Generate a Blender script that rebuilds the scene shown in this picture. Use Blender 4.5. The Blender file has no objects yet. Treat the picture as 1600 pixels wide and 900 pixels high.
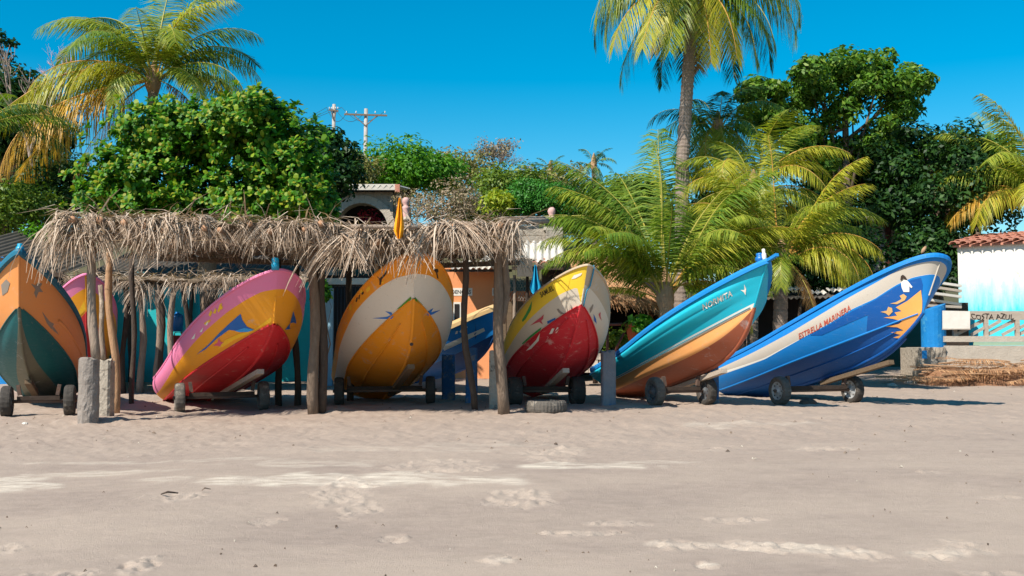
import bpy, math, random
import numpy as np
from mathutils import Vector, Matrix, geometry
rng = np.random.default_rng(7); random.seed(7)
SC = bpy.context.scene; COL = SC.collection
PI = math.pi
# ------------------------------------------------------------------ camera, world, sun
F = 1700.0; CZ = 1.05; PITCH = math.atan(95/1700.0)
cam = bpy.data.cameras.new('camera'); camo = bpy.data.objects.new('camera', cam); COL.objects.link(camo)
cam.sensor_width = 36; cam.lens = 36*F/1600; cam.clip_start = .1; cam.clip_end = 3000
camo.location = (0, 0, CZ); camo.rotation_euler = (PI/2+PITCH, 0, 0); SC.camera = camo
SUN_EL = math.radians(46); SUN_AZ = math.radians(43)      # azimuth: degrees from "behind the camera" towards the left
to_sun = Vector((-math.sin(SUN_AZ)*math.cos(SUN_EL), -math.cos(SUN_AZ)*math.cos(SUN_EL), math.sin(SUN_EL)))
W = bpy.data.worlds.new('World'); SC.world = W; W.use_nodes = True
wn = W.node_tree; bg = wn.nodes['Background']
sky = wn.nodes.new('ShaderNodeTexSky'); sky.sky_type = 'NISHITA'; sky.sun_disc = False
sky.sun_elevation = SUN_EL; sky.sun_rotation = math.atan2(to_sun.x, to_sun.y)
sky.air_density = 1.0; sky.dust_density = 0.3; sky.ozone_density = 3.0
hsv = wn.nodes.new('ShaderNodeHueSaturation'); hsv.inputs['Hue'].default_value = .481; hsv.inputs['Saturation'].default_value = 1.6
hsv.inputs['Value'].default_value = 1.0
wn.links.new(sky.outputs[0], hsv.inputs['Color']); wn.links.new(hsv.outputs[0], bg.inputs['Color'])
bg.inputs['Strength'].default_value = .098
sl = bpy.data.lights.new('sun', 'SUN'); sl.energy = 5.0; sl.angle = math.radians(.55); sl.color = (1, .93, .82)
so = bpy.data.objects.new('sun', sl); COL.objects.link(so); so.rotation_euler = to_sun.to_track_quat('Z', 'Y').to_euler()
so.location = (-20, -20, 30)
SC.view_settings.view_transform = 'Standard'; SC.view_settings.look = 'None'; SC.view_settings.exposure = 0.55; SC.view_settings.gamma = 1
SC.cycles.max_bounces = 6; SC.cycles.transparent_max_bounces = 8

# ------------------------------------------------------------------ helpers
CP, SP = math.cos(PITCH), math.sin(PITCH)
def at(px, py, Y):
    """world point seen at photo pixel (px, py) at depth Y"""
    a = (px-800)/F; b = (450-py)/F
    d = Vector((a, CP-b*SP, SP+b*CP)); k = Y/d.y
    return Vector((d.x*k, Y, CZ+d.z*k))
def proj(P):
    d = P-np.array([0, 0, CZ]); fw = d[:, 1]*CP+d[:, 2]*SP; up = -d[:, 1]*SP+d[:, 2]*CP
    return np.stack([800+F*d[:, 0]/fw, 450-F*up/fw], 1)
_lat = rng.random((64, 64))
def vn(x, y, s=0):
    x = np.asarray(x, float)+s*7.31; y = np.asarray(y, float)+s*3.77
    xi = np.floor(x).astype(int); yi = np.floor(y).astype(int); fx = x-xi; fy = y-yi
    fx = fx*fx*(3-2*fx); fy = fy*fy*(3-2*fy)
    g = lambda i, j: _lat[i % 64, j % 64]
    return (g(xi, yi)*(1-fx)+g(xi+1, yi)*fx)*(1-fy)+(g(xi, yi+1)*(1-fx)+g(xi+1, yi+1)*fx)*fy-.5
def ss(a, b, x):
    t = np.clip((np.asarray(x, float)-a)/(b-a), 0, 1); return t*t*(3-2*t)
def G(x, y):
    """beach height without its small relief"""
    z = np.interp(y, [-30, 0, 7.4, 9.6, 13.5, 17.5, 20, 26, 30, 34, 60, 900], [-1.9, -.68, -.47, -.385, -.18, -.05, 0, .03, .2, .4, .5, .5])
    return z-.07*ss(-2.5, -5, x)*ss(23.5, 20, y)
def g3(px, Y): 
    x = (px-800)/F*Y; return Vector((x, Y, float(G(x, Y))))
def hx(h):
    c = [int(h[i:i+2], 16)/255 for i in (1, 3, 5)]
    return tuple(v/12.92 if v <= .04045 else ((v+.055)/1.055)**2.4 for v in c)
class MB:
    def __init__(s): s.v = []; s.f = []; s.m = []; s.n = 0
    def add(s, vs, fs, m=0):
        vs = np.asarray(vs, float).reshape(-1, 3); s.v.append(vs)
        for f in fs: s.f.append([i+s.n for i in f]); s.m.append(m)
        s.n += len(vs); return s
    def box(s, c, d, rot=None, m=0, taper=1.0):
        x, y, z = d[0]/2, d[1]/2, d[2]/2
        vs = np.array([(-x, -y, -z), (x, -y, -z), (x, y, -z), (-x, y, -z), (-x*taper, -y*taper, z), (x*taper, -y*taper, z), (x*taper, y*taper, z), (-x*taper, y*taper, z)])
        if rot is not None: vs = vs @ np.array(rot.to_3x3() if hasattr(rot, 'to_3x3') else rot).T
        return s.add(vs+np.array(c), [(0, 3, 2, 1), (4, 5, 6, 7), (0, 1, 5, 4), (1, 2, 6, 5), (2, 3, 7, 6), (3, 0, 4, 7)], m)
    def beam(s, a, b, w, h, m=0):
        a = Vector(a); b = Vector(b); d = b-a
        return s.box((a+b)/2, (d.length, w, h), d.to_track_quat('X', 'Z').to_matrix(), m)
    def grid(s, P, m=0, flip=False):
        P = np.asarray(P, float); r, c = P.shape[:2]
        fs = []
        for i in range(r-1):
            for j in range(c-1):
                q = (i*c+j, i*c+j+1, (i+1)*c+j+1, (i+1)*c+j); fs.append(q[::-1] if flip else q)
        return s.add(P.reshape(-1, 3), fs, m)
    def tube(s, pts, rad, n=8, m=0, wob=0.0, cap=True):
        pts = [Vector(p) for p in pts]; k = len(pts)
        if np.isscalar(rad): rad = [rad]*k
        t0 = (pts[1]-pts[0]).normalized(); ref = Vector((1, 0, 0)) if abs(t0.x) < .8 else Vector((0, 1, 0))
        rows = []
        for i, p in enumerate(pts):
            t = (pts[min(i+1, k-1)]-pts[max(i-1, 0)]).normalized()
            a = t.cross(ref).normalized(); b = t.cross(a)
            rr = rad[i]*(1+wob*(rng.random(n)-.5))
            rows.append([p+a*(math.cos(2*PI*j/n)*rr[j])+b*(math.sin(2*PI*j/n)*rr[j]) for j in range(n)])
        vs = [v for r in rows for v in r]; fs = []
        for i in range(k-1):
            for j in range(n): fs.append((i*n+j, i*n+(j+1) % n, (i+1)*n+(j+1) % n, (i+1)*n+j))
        if cap: fs.append(tuple(range(n))[::-1]); fs.append(tuple((k-1)*n+j for j in range(n)))
        return s.add([tuple(v) for v in vs], fs, m)
    def lathe(s, prof, c, axis=(0, 0, 1), n=24, m=0, jig=None):
        """prof: list of (r, h)"""
        ax = Vector(axis).normalized(); ref = Vector((0, 0, 1)) if abs(ax.z) < .9 else Vector((1, 0, 0))
        a = ax.cross(ref).normalized(); b = ax.cross(a); c = Vector(c); vs = []; fs = []; k = len(prof)
        for i, (r, h) in enumerate(prof):
            for j in range(n):
                th = 2*PI*j/n; q = r*(jig(i, j) if jig else 1)
                vs.append(c+ax*h+a*(q*math.cos(th))+b*(q*math.sin(th)))
        for i in range(k-1):
            for j in range(n): fs.append((i*n+j, i*n+(j+1) % n, (i+1)*n+(j+1) % n, (i+1)*n+j))
        return s.add([tuple(v) for v in vs], fs, m)
    def build(s, name, mats, parent=None, smooth=False, off=None):
        if not isinstance(mats, (list, tuple)): mats = [mats]
        V = np.concatenate(s.v) if s.v else np.zeros((0, 3))
        base = Vector((0, 0, 0)) if off is None else Vector(off)
        if parent is not None: base = wloc(parent)
        me = bpy.data.meshes.new(name); me.from_pydata((V-np.array(base)).tolist(), [], s.f)
        for q in mats: me.materials.append(q)
        if len(mats) > 1: me.polygons.foreach_set('material_index', s.m)
        if smooth: me.polygons.foreach_set('use_smooth', [True]*len(s.f))
        me.update()
        o = bpy.data.objects.new(name, me); COL.objects.link(o)
        if parent is not None: o.parent = parent
        else: o.location = base
        return o
def wloc(o):
    p = Vector(o.location)
    while o.parent: o = o.parent; p = p+Vector(o.location)
    return p
def tag(o, label, cat, group=None):
    o['label'] = label; o['category'] = cat
    if group: o['group'] = group
    return o
def thing(name, label, cat, loc, group=None):
    o = bpy.data.objects.new(name, None); o.empty_display_size = .2; COL.objects.link(o); o.location = loc
    return tag(o, label, cat, group)
def text_mesh(s, size=1.0):
    cu = bpy.data.curves.new('t', 'FONT'); cu.body = s; cu.size = size; cu.resolution_u = 2; cu.offset = .012
    o = bpy.data.objects.new('t', cu); COL.objects.link(o); bpy.context.view_layer.update()
    me = bpy.data.meshes.new_from_object(o.evaluated_get(bpy.context.evaluated_depsgraph_get()))
    V = np.array([v.co[:] for v in me.vertices]); Fs = [tuple(p.vertices) for p in me.polygons]
    bpy.data.objects.remove(o); bpy.data.curves.remove(cu); bpy.data.meshes.remove(me)
    V[:, 0] -= V[:, 0].min(); return V, Fs
def structure(o): o['kind'] = 'structure'; return o
def stuff(o): o['kind'] = 'stuff'; return o
def quads_mesh(name, V, nv, mats, parent=None, off=(0, 0, 0), faces=None, mi=None, smooth=False):
    """V: (n, nv, 3) array of small polygons, faces: per-poly index tuples within nv"""
    n = len(V); off = np.array(wloc(parent) if parent is not None else off)
    me = bpy.data.meshes.new(name); flat = (V.reshape(-1, 3)-off).astype(np.float32)
    faces = faces or [tuple(range(nv))]
    me.vertices.add(len(flat)); me.vertices.foreach_set('co', flat.ravel())
    ls = [len(f) for f in faces]; per = np.concatenate([np.array(f) for f in faces])
    loops = (np.arange(n)[:, None]*nv+per[None]).ravel().astype(np.int32)
    tot = np.tile(np.array(ls, np.int32), n); st = np.concatenate([[0], np.cumsum(tot)[:-1]]).astype(np.int32)
    me.loops.add(len(loops)); me.loops.foreach_set('vertex_index', loops)
    me.polygons.add(len(tot)); me.polygons.foreach_set('loop_start', st); me.polygons.foreach_set('loop_total', tot)
    if not isinstance(mats, (list, tuple)): mats = [mats]
    for q in mats: me.materials.append(q)
    if mi is not None: me.polygons.foreach_set('material_index', np.repeat(np.asarray(mi, np.int32), len(faces)))
    if smooth: me.polygons.foreach_set('use_smooth', np.ones(len(tot), bool))
    me.update(calc_edges=True)
    o = bpy.data.objects.new(name, me); COL.objects.link(o)
    if parent is not None: o.parent = parent
    else: o.location = off
    return o

# ------------------------------------------------------------------ materials
def mat(name, c1, c2=None, rough=.7, scale=4.0, amt=.5, bump=.15, bscale=None, stretch=None, spec=.3, c3=None, c3amt=.0, c3scale=1.5, detail=6, coord='Object', wave=None):
    m = bpy.data.materials.new(name); m.use_nodes = True; nt = m.node_tree; N = nt.nodes; L = nt.links
    b = N['Principled BSDF']; b.inputs['Roughness'].default_value = rough; b.inputs['Specular IOR Level'].default_value = spec
    tc = N.new('ShaderNodeTexCoord'); mp = N.new('ShaderNodeMapping'); L.new(tc.outputs[coord], mp.inputs[0])
    if stretch: mp.inputs['Scale'].default_value = stretch
    n1 = N.new('ShaderNodeTexNoise'); n1.inputs['Scale'].default_value = scale; n1.inputs['Detail'].default_value = detail; n1.inputs['Roughness'].default_value = .65
    L.new(mp.outputs[0], n1.inputs[0])
    mr = N.new('ShaderNodeMapRange'); mr.inputs[1].default_value = .5-amt*.4; mr.inputs[2].default_value = .5+amt*.4
    L.new(n1.outputs[0], mr.inputs[0])
    mx = N.new('ShaderNodeMix'); mx.data_type = 'RGBA'
    c2 = c2 or tuple(v*.7 for v in c1)
    mx.inputs[6].default_value = (*c1, 1); mx.inputs[7].default_value = (*c2, 1); L.new(mr.outputs[0], mx.inputs[0])
    out = mx.outputs[2]
    if c3 is not None:
        n3 = N.new('ShaderNodeTexNoise'); n3.inputs['Scale'].default_value = c3scale; n3.inputs['Detail'].default_value = 8; n3.inputs['Roughness'].default_value = .7
        L.new(tc.outputs[coord], n3.inputs[0])
        r3 = N.new('ShaderNodeMapRange'); r3.inputs[1].default_value = .68-c3amt*.3; r3.inputs[2].default_value = .76-c3amt*.25
        L.new(n3.outputs[0], r3.inputs[0])
        m3 = N.new('ShaderNodeMix'); m3.data_type = 'RGBA'; L.new(r3.outputs[0], m3.inputs[0]); L.new(out, m3.inputs[6]); m3.inputs[7].default_value = (*c3, 1)
        out = m3.outputs[2]
    L.new(out, b.inputs['Base Color'])
    if bump:
        bn = N.new('ShaderNodeBump'); bn.inputs['Strength'].default_value = bump; bn.inputs['Distance'].default_value = .03
        nb = N.new('ShaderNodeTexNoise'); nb.inputs['Scale'].default_value = bscale or scale*3; nb.inputs['Detail'].default_value = 5
        L.new(mp.outputs[0], nb.inputs[0]); L.new(nb.outputs[0], bn.inputs['Height']); L.new(bn.outputs[0], b.inputs['Normal'])
    return m
def paint(name, h, wear=.25, rough=.46, wc=None):
    """boat paint: faded blotches, worn streaks, fine scratches"""
    c = hx(h); g = sum(c)/3
    fade = tuple(.93*v+.07*(g*1.1+.04) for v in c); wc = hx(wc) if wc else tuple(min(.7, v*.45+.26) for v in c)
    m = mat(name, c, fade, rough=rough, scale=2.2, amt=.9, bump=.05, bscale=9, spec=.3, c3=wc, c3amt=wear, c3scale=3.2)
    nt = m.node_tree; N = nt.nodes; L = nt.links; b = N['Principled BSDF']
    src = b.inputs['Base Color'].links[0].from_socket
    tc = N.new('ShaderNodeTexCoord'); mp = N.new('ShaderNodeMapping'); mp.inputs['Scale'].default_value = (3, 3, 26); mp.inputs['Rotation'].default_value = (.35, .2, 0)
    L.new(tc.outputs['Object'], mp.inputs[0]); n = N.new('ShaderNodeTexNoise'); n.inputs['Scale'].default_value = 1.7; n.inputs['Detail'].default_value = 7; L.new(mp.outputs[0], n.inputs[0])
    r = N.new('ShaderNodeMapRange'); r.inputs[1].default_value = .60; r.inputs[2].default_value = .75; r.inputs[4].default_value = .04+wear*.9; L.new(n.outputs[0], r.inputs[0])
    mx = N.new('ShaderNodeMix'); mx.data_type = 'RGBA'; L.new(r.outputs[0], mx.inputs[0]); L.new(src, mx.inputs[6]); mx.inputs[7].default_value = (*wc, 1)
    n2 = N.new('ShaderNodeTexNoise'); n2.inputs['Scale'].default_value = 17; n2.inputs['Detail'].default_value = 6; n2.inputs['Roughness'].default_value = .6; L.new(tc.outputs['Object'], n2.inputs[0])
    r2 = N.new('ShaderNodeMapRange'); r2.inputs[1].default_value = .665-wear*.1; r2.inputs[2].default_value = .69-wear*.1; r2.inputs[4].default_value = .35+wear; L.new(n2.outputs[0], r2.inputs[0])
    m2 = N.new('ShaderNodeMix'); m2.data_type = 'RGBA'; L.new(r2.outputs[0], m2.inputs[0]); L.new(mx.outputs[2], m2.inputs[6]); m2.inputs[7].default_value = (*[.5*v+.5*w for v, w in zip(c, hx('#8d8478'))], 1)
    L.new(m2.outputs[2], b.inputs['Base Color'])
    rr = N.new('ShaderNodeMapRange'); rr.inputs[3].default_value = rough-.08; rr.inputs[4].default_value = rough+.3; L.new(n.outputs[0], rr.inputs[0]); L.new(rr.outputs[0], b.inputs['Roughness'])
    return m
def leafmat(name, cols, trans=.35, rough=.5, spec=.35, tcol=1.3):
    """foliage: colour varies leaf by leaf"""
    m = bpy.data.materials.new(name); m.use_nodes = True; nt = m.node_tree; N = nt.nodes; L = nt.links
    b = N['Principled BSDF']; b.inputs['Roughness'].default_value = rough; b.inputs['Specular IOR Level'].default_value = spec
    g = N.new('ShaderNodeNewGeometry'); cr = N.new('ShaderNodeValToRGB'); L.new(g.outputs['Random Per Island'], cr.inputs[0])
    e = cr.color_ramp.elements
    while len(e) < len(cols): e.new(.5)
    for i, c in enumerate(cols): e[i].position = i/(len(cols)-1); e[i].color = (*hx(c), 1)
    L.new(cr.outputs[0], b.inputs['Base Color'])
    t = N.new('ShaderNodeBsdfTranslucent'); br = N.new('ShaderNodeMix'); br.data_type = 'RGBA'; br.blend_type = 'MULTIPLY'; br.inputs[0].default_value = 1
    L.new(cr.outputs[0], br.inputs[6]); br.inputs[7].default_value = (tcol*1.0, tcol, tcol*.42, 1); L.new(br.outputs[2], t.inputs[0])
    mx = N.new('ShaderNodeMixShader'); mx.inputs[0].default_value = trans; L.new(b.outputs[0], mx.inputs[1]); L.new(t.outputs[0], mx.inputs[2])
    L.new(mx.outputs[0], N['Material Output'].inputs[0])
    return m
M = {}
M['concrete'] = mat('concrete', hx('#9c9188'), hx('#6c645e'), .9, 6, .8, .5, 30, c3=hx('#5d544d'), c3amt=.35)
M['concrete_pale'] = mat('concrete_pale', hx('#c4b8a8'), hx('#a3978a'), .9, 3, .8, .5, 22, c3=hx('#7a7067'), c3amt=.3)
M['rough_stone'] = mat('rough_stone', hx('#b3a899'), hx('#8a8074'), .95, 9, .9, .9, 14, c3=hx('#57504a'), c3amt=.4, c3scale=7)
M['bark'] = mat('bark', hx('#8d7a69'), hx('#5b4c40'), .9, 7, .9, .8, 20, stretch=(4, 4, .7))
M['bark_pale'] = mat('bark_pale', hx('#a89584'), hx('#77675a'), .9, 7, .9, .7, 20, stretch=(4, 4, .6), c3=hx('#c5b6a4'), c3amt=.3)
M['bark_orange'] = mat('bark_orange', hx('#c09a78'), hx('#8d6c50'), .85, 7, .9, .6, 20, stretch=(4, 4, .6))
M['bark_dark'] = mat('bark_dark', hx('#5a4c42'), hx('#362e29'), .9, 7, .9, .7, 20, stretch=(4, 4, .7))
M['palm_bark'] = mat('palm_bark', hx('#9c8b7e'), hx('#6b5d55'), .9, 9, .8, .5, 26, stretch=(1.2, 1.2, 4), c3=hx('#b7aba0'), c3amt=.3)
M['cut_wood'] = mat('cut_wood', hx('#b98e6e'), hx('#8f6a50'), .85, 12, .8, .3)
M['plank'] = mat('plank', hx('#7a6650'), hx('#544536'), .85, 5, .9, .4, 18, stretch=(.6, 5, 5))
M['plank_grey'] = mat('plank_grey', hx('#bcae9e'), hx('#93877b'), .9, 5, .9, .4, 18, stretch=(.6, 5, 5))
M['plank_dark'] = mat('plank_dark', hx('#4a3c33'), hx('#2e2621'), .9, 5, .9, .4, 18)
M['straw_mass'] = mat('straw_mass', hx('#8a7761'), hx('#4a3d31'), .95, 16, 1, .9, 40, stretch=(1, .5, 2))
M['straw'] = leafmat('straw', ['#85715f', '#bfa893', '#9c8471', '#d6c2ae', '#705d4c', '#c2aa96'], .12, .75, .15, 1.0)
M['straw_red'] = leafmat('straw_red', ['#a87a56', '#c99a70', '#8c6446', '#d4ac82', '#b48763'], .12, .75, .15, 1.0)
M['tyre'] = mat('tyre', hx('#2c2a29'), hx('#4d4741'), .85, 9, .8, .3, 30, c3=hx('#6f665c'), c3amt=.35, c3scale=6)
M['tyre_dusty'] = mat('tyre_dusty', hx('#6b655e'), hx('#48433e'), .9, 9, .9, .4, 30, c3=hx('#8c8378'), c3amt=.4, c3scale=6)
M['rim'] = mat('rim', hx('#b8bcbe'), hx('#8b8a88'), .35, 9, .8, .1, spec=.6, c3=hx('#6b5a4c'), c3amt=.3, c3scale=9)
M['rim_dark'] = mat('rim_dark', hx('#5e6266'), hx('#38383a'), .6, 9, .8, .2, c3=hx('#5c3f30'), c3amt=.4, c3scale=9)
M['iron'] = mat('iron', hx('#4a4644'), hx('#6b4c3a'), .75, 7, .9, .3)
M['rust_red'] = mat('rust_red', hx('#7a4a40'), hx('#5c3630'), .75, 7, .9, .2)
M['hull_in'] = mat('hull_in', hx('#b8b2a8'), hx('#8d8478'), .7, 4, .8, .1)
M['rope_blue'] = mat('rope_blue', hx('#3f8fb0'), None, .8, 30, .6, .2)
M['plastic_teal'] = mat('plastic_teal', hx('#12a0c4'), hx('#0d86ac'), .35, 3, .6, 0, spec=.5)
M['plastic_blue'] = mat('plastic_blue', hx('#1878c4'), hx('#1260a4'), .4, 3, .6, 0, spec=.5)
M['white'] = mat('white', hx('#e4ded4'), hx('#cfc8bc'), .6, 5, .7, .05)
M['black'] = mat('black', hx('#2b2522'), None, .7, 5, .5, 0)
M['blue_wall'] = mat('blue_wall', hx('#1380c4'), hx('#0e68a8'), .75, 3, .9, .3, 20, c3=hx('#3d8ab8'), c3amt=.45, c3scale=5)
M['blue_worn'] = mat('blue_worn', hx('#1c68a8'), hx('#4a6078'), .85, 5, 1, .6, 20, c3=hx('#83817e'), c3amt=.6, c3scale=4)
M['teal_wall'] = mat('teal_wall', hx('#25b0b4'), hx('#1d9aa2'), .8, 2.5, .9, .2, 20, c3=hx('#5ab6b2'), c3amt=.2)
M['orange_wall'] = mat('orange_wall', hx('#e39a6a'), hx('#d68a5a'), .85, 1.6, .9, .15, 25, c3=hx('#c47a50'), c3amt=.2)
M['interior_shade'] = mat('interior_shade', hx('#2a2524'), hx('#1d1a1a'), .9, 3, .6, .1)  # near-black colour stands in for the shade inside rooms and openings
M['zinc_white'] = mat('zinc_white', hx('#d6d0c6'), hx('#b4aca0'), .6, 3, .9, .1, c3=hx('#8f7a68'), c3amt=.25)
M['zinc_grey'] = mat('zinc_grey', hx('#655f59'), hx('#454039'), .7, 4, .9, .1, c3=hx('#7a5d48'), c3amt=.3)
M['tile'] = mat('tile', hx('#c88e78'), hx('#a86c5a'), .85, 8, .9, .3, c3=hx('#7a5a4c'), c3amt=.35, c3scale=5)
M['statue'] = mat('statue', hx('#d8b4ae'), hx('#b98d88'), .8, 12, .9, .3)
M['wire'] = mat('wire', hx('#3a3a3c'), None, .7, 5, .5, 0)
M['pole_grey'] = mat('pole_grey', hx('#b3aca6'), hx('#8f8983'), .85, 5, .8, .2)
M['cloth_teal'] = mat('cloth_teal', hx('#1a9cc4'), hx('#1484aa'), .8, 4, .8, .1)
M['cloth_orange'] = mat('cloth_orange', hx('#f0a018'), hx('#dd8c10'), .8, 4, .8, .1)
M['earth'] = mat('earth', hx('#5f5640'), hx('#46492c'), .95, .6, 1, .5, 3)
M['dead_wood'] = mat('dead_wood', hx('#a8978c'), hx('#7c6d64'), .9, 6, .8, .2)
M['terracotta'] = mat('terracotta', hx('#a85a3c'), hx('#8a4630'), .85, 6, .8, .2)
M['mesh_grey'] = mat('mesh_grey', hx('#8f8a84'), None, .6, 6, .5, 0)
M['drift'] = mat('drift', hx('#c9bda8'), hx('#9a8c78'), .9, 8, .8, .3)
M['flame_flower'] = leafmat('flame_flower', ['#b02040', '#d04060', '#a02050'], .2)
# foliage
M['almond'] = leafmat('almond_leaf', ['#22500e', '#376a10', '#4f8614', '#2c5c10', '#629218', '#3c7614', '#487e14', '#33640f', '#789c22', '#948a2c'], .28, .5, .25)
M['almond2'] = leafmat('broad_leaf', ['#2f561a', '#4a7220', '#668c2a', '#3a601c', '#80983a'], .32, .5, .28)
M['dark_leaf'] = leafmat('dark_leaf', ['#16301a', '#24431e', '#335622', '#1a3a1c', '#47682a'], .25, .5, .25)
M['bright_leaf'] = leafmat('bright_leaf', ['#386a14', '#4c841a', '#619424', '#417618'], .35, .5)
M['mid_leaf'] = leafmat('mid_leaf', ['#46641c', '#5f7a26', '#7a8c30', '#4f6e22'], .35, .5)
M['olive_leaf'] = leafmat('olive_leaf', ['#6f6a3c', '#858044', '#99905a', '#6c7436', '#a09a78'], .3, .6)
M['dry_leaf'] = leafmat('dry_leaf', ['#8a7764', '#a39078', '#75664f', '#b09c88', '#8b8a5e'], .25, .7)
M['yellow_leaf'] = leafmat('yellow_leaf', ['#8aa028', '#b0b438', '#9aa830', '#6e9426'], .35, .5)
M['hedge_leaf'] = leafmat('hedge_leaf', ['#2f6a22', '#3f7e2a', '#4d8c30', '#2a5c1e'], .25, .5)
M['frond_green'] = leafmat('frond_green', ['#476c1e', '#648026', '#809630', '#54741f', '#97a03c'], .38, .42, .4, 1.35)
M['frond_mid'] = leafmat('frond_mid', ['#607a26', '#7e902c', '#98a236', '#a8aa42', '#6a802a'], .38, .42, .4, 1.35)
M['frond_yellow'] = leafmat('frond_yellow', ['#9aa02e', '#b8b038', '#a8a634', '#869430', '#c8b444'], .38, .45, .4, 1.3)
M['frond_orange'] = leafmat('frond_orange', ['#c8963c', '#d8a848', '#b89a40', '#dcb05c', '#c4a852'], .35, .5, .35, 1.25)
M['frond_brown'] = leafmat('frond_brown', ['#9a7448', '#b58c5a', '#7e5e3c', '#c09a68'], .2, .7, .15, 1.1)
M['frond_dark'] = leafmat('frond_dark', ['#2c4c20', '#3a5c26', '#4a6c2c', '#32542a'], .3, .42, .4)
M['rachis'] = mat('rachis', hx('#b0a048'), hx('#8f8a3c'), .55, 5, .7, .05)
M['rachis_orange'] = mat('rachis_orange', hx('#c89a4a'), hx('#b07c3c'), .55, 5, .7, .05)
M['coconut'] = mat('coconut', hx('#a88a3a'), hx('#7e7a34'), .6, 4, .8, .1)

# ------------------------------------------------------------------ ground
def build_sand():
    sx = np.concatenate([[-6, -3, -1.5, -.9], np.linspace(-.62, .62, 560), [.9, 1.5, 3, 6]])
    ys = np.concatenate([np.linspace(-60, 4, 12), np.geomspace(5, 14, 300)[:], np.geomspace(14.04, 40, 250), [45, 55, 80, 150, 400, 900]])
    wY = np.where(ys > 6, ys, 6+(6-ys))
    X = wY[:, None]*sx[None]; Y = np.repeat(ys[:, None], len(sx), 1); Z = G(X, Y)
    near = ss(4.5, 6, Y)*ss(41, 36, Y)*ss(.62, .58, abs(X/np.maximum(Y, 1)))
    def blob(px, py, rx, ry, Yb=None):
        # an elongated patch on the beach
        zz = -.3; Yc = 10
        for _ in range(12): Yc = (CZ-zz)*F/(py-545); zz = float(G((px-800)/F*Yc, Yc))
        xc = (px-800)/F*Yc
        d = ((X-xc)/rx)**2+((Y-Yc)/ry)**2
        return d+1.6*(vn(X*3, Y*3, 3)+.7*vn(X*7, Y*5, 4))
    # dry churned upper beach near the boats, wind ripples lower down
    churn = ss(12.0, 15.2, Y+.8*vn(X*.6, Y*.5, 9)-.24*X*ss(-1, 6, X))*ss(30, 26, Y)
    dimples = vn(X*3.2, Y*2.6, 1)+.6*vn(X*6.5, Y*5.2, 2)
    Z = Z+near*churn*(.034*dimples+.022*vn(X*13, Y*11, 5)+.012*vn(X*27, Y*22, 15))
    Z = Z+near*(1-churn)*(.02*vn(X*.5, Y*.9, 6)+.010*vn(X*1.6, Y*2.6, 7)+.0035*vn(X*9, Y*14, 8))
    foot = np.zeros_like(X); pale = np.zeros_like(X)
    for px, py, rx, ry in [(770, 875, .17, .25), (812, 781, .32, .5), (232, 879, .12, .3), (15, 855, .15, .25), (60, 896, .2, .2), (120, 897, .15, .15), (1050, 848, .25, .22),
                           (1150, 846, .15, .2), (1210, 853, .2, .22), (1300, 857, .35, .25), (1345, 862, .2, .2), (1480, 862, .3, .25), (1098, 878, .09, .12), (1540, 894, .3, .15), (1475, 840, .2, .2),
                           (545, 760, .3, .8), (560, 795, .2, .4), (1140, 809, .25, .15), (960, 817, .25, .1), (700, 726, .6, .5), (850, 708, .5, .5), (420, 812, .15, .2), (265, 778, .3, .3), (620, 838, .1, .15),
                           (920, 832, .4, .1), (1120, 700, .3, .3), (1560, 775, .2, .15), (1460, 740, .3, .2), (1280, 700, .4, .2)]:
        foot = np.maximum(foot, ss(1.35, .45, blob(px, py, rx, ry)))
    for px, py, rx, ry, a in [(570, 748, 1.5, .42, 1), (430, 752, .8, .2, .8), (930, 726, 1.15, .22, .95), (1020, 720, .5, .15, .6), (10, 757, .5, .45, 1), (170, 738, .8, .16, .6), (130, 722, .7, .12, .4), (330, 718, .9, .12, .4), (250, 748, .4, .12, .5), (1110, 664, .5, .5, .55), (1180, 661, .9, .3, .4),
                              (480, 722, .9, .25, .4), (1460, 862, .35, .15, .4), (1300, 858, .4, .12, .4), (1220, 852, .4, .14, .45), (1060, 848, .3, .12, .35), (1098, 879, .08, .05, .6), (775, 874, .15, .1, .35), (630, 700, 1.2, .3, .25), (760, 694, .9, .3, .3)]:
        pale = np.maximum(pale, .85*a*ss(1.5, .3, blob(px, py, rx, ry)))
    Z = Z+near*foot*(.034*vn(X*9, Y*8, 11)+.03*vn(X*21, Y*17, 12)+.012*vn(X*40, Y*34, 13))+near*.006*pale
    for px, py, rx, ry, h in [(142, 657, .5, .45, .05), (495, 642, .6, .4, .05), (853, 640, .6, .3, .03), (60, 640, 1.0, .4, .03)]:
        Z = Z+near*h*ss(1.6, .2, blob(px, py, rx, ry))
    r, c = X.shape; P = np.stack([X, Y, Z], 2).reshape(-1, 3)
    idx = np.arange(r*c).reshape(r, c); q = np.stack([idx[:-1, :-1], idx[:-1, 1:], idx[1:, 1:], idx[1:, :-1]], 2).reshape(-1, 4)
    me = bpy.data.meshes.new('sand'); me.vertices.add(r*c); me.vertices.foreach_set('co', P.astype(np.float32).ravel())
    me.loops.add(q.size); me.loops.foreach_set('vertex_index', q.ravel().astype(np.int32))
    me.polygons.add(len(q)); me.polygons.foreach_set('loop_start', (np.arange(len(q))*4).astype(np.int32)); me.polygons.foreach_set('loop_total', np.full(len(q), 4, np.int32))
    me.polygons.foreach_set('use_smooth', np.ones(len(q), bool)); me.update(calc_edges=True)
    for nm, arr in (('pale', pale), ('foot', foot), ('churn', churn)):
        a = me.attributes.new(nm, 'FLOAT', 'POINT'); a.data.foreach_set('value', arr.astype(np.float32).ravel())
    m = bpy.data.materials.new('beach_sand'); m.use_nodes = True; nt = m.node_tree; N = nt.nodes; L = nt.links; b = N['Principled BSDF']
    b.inputs['Specular IOR Level'].default_value = .25
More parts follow.
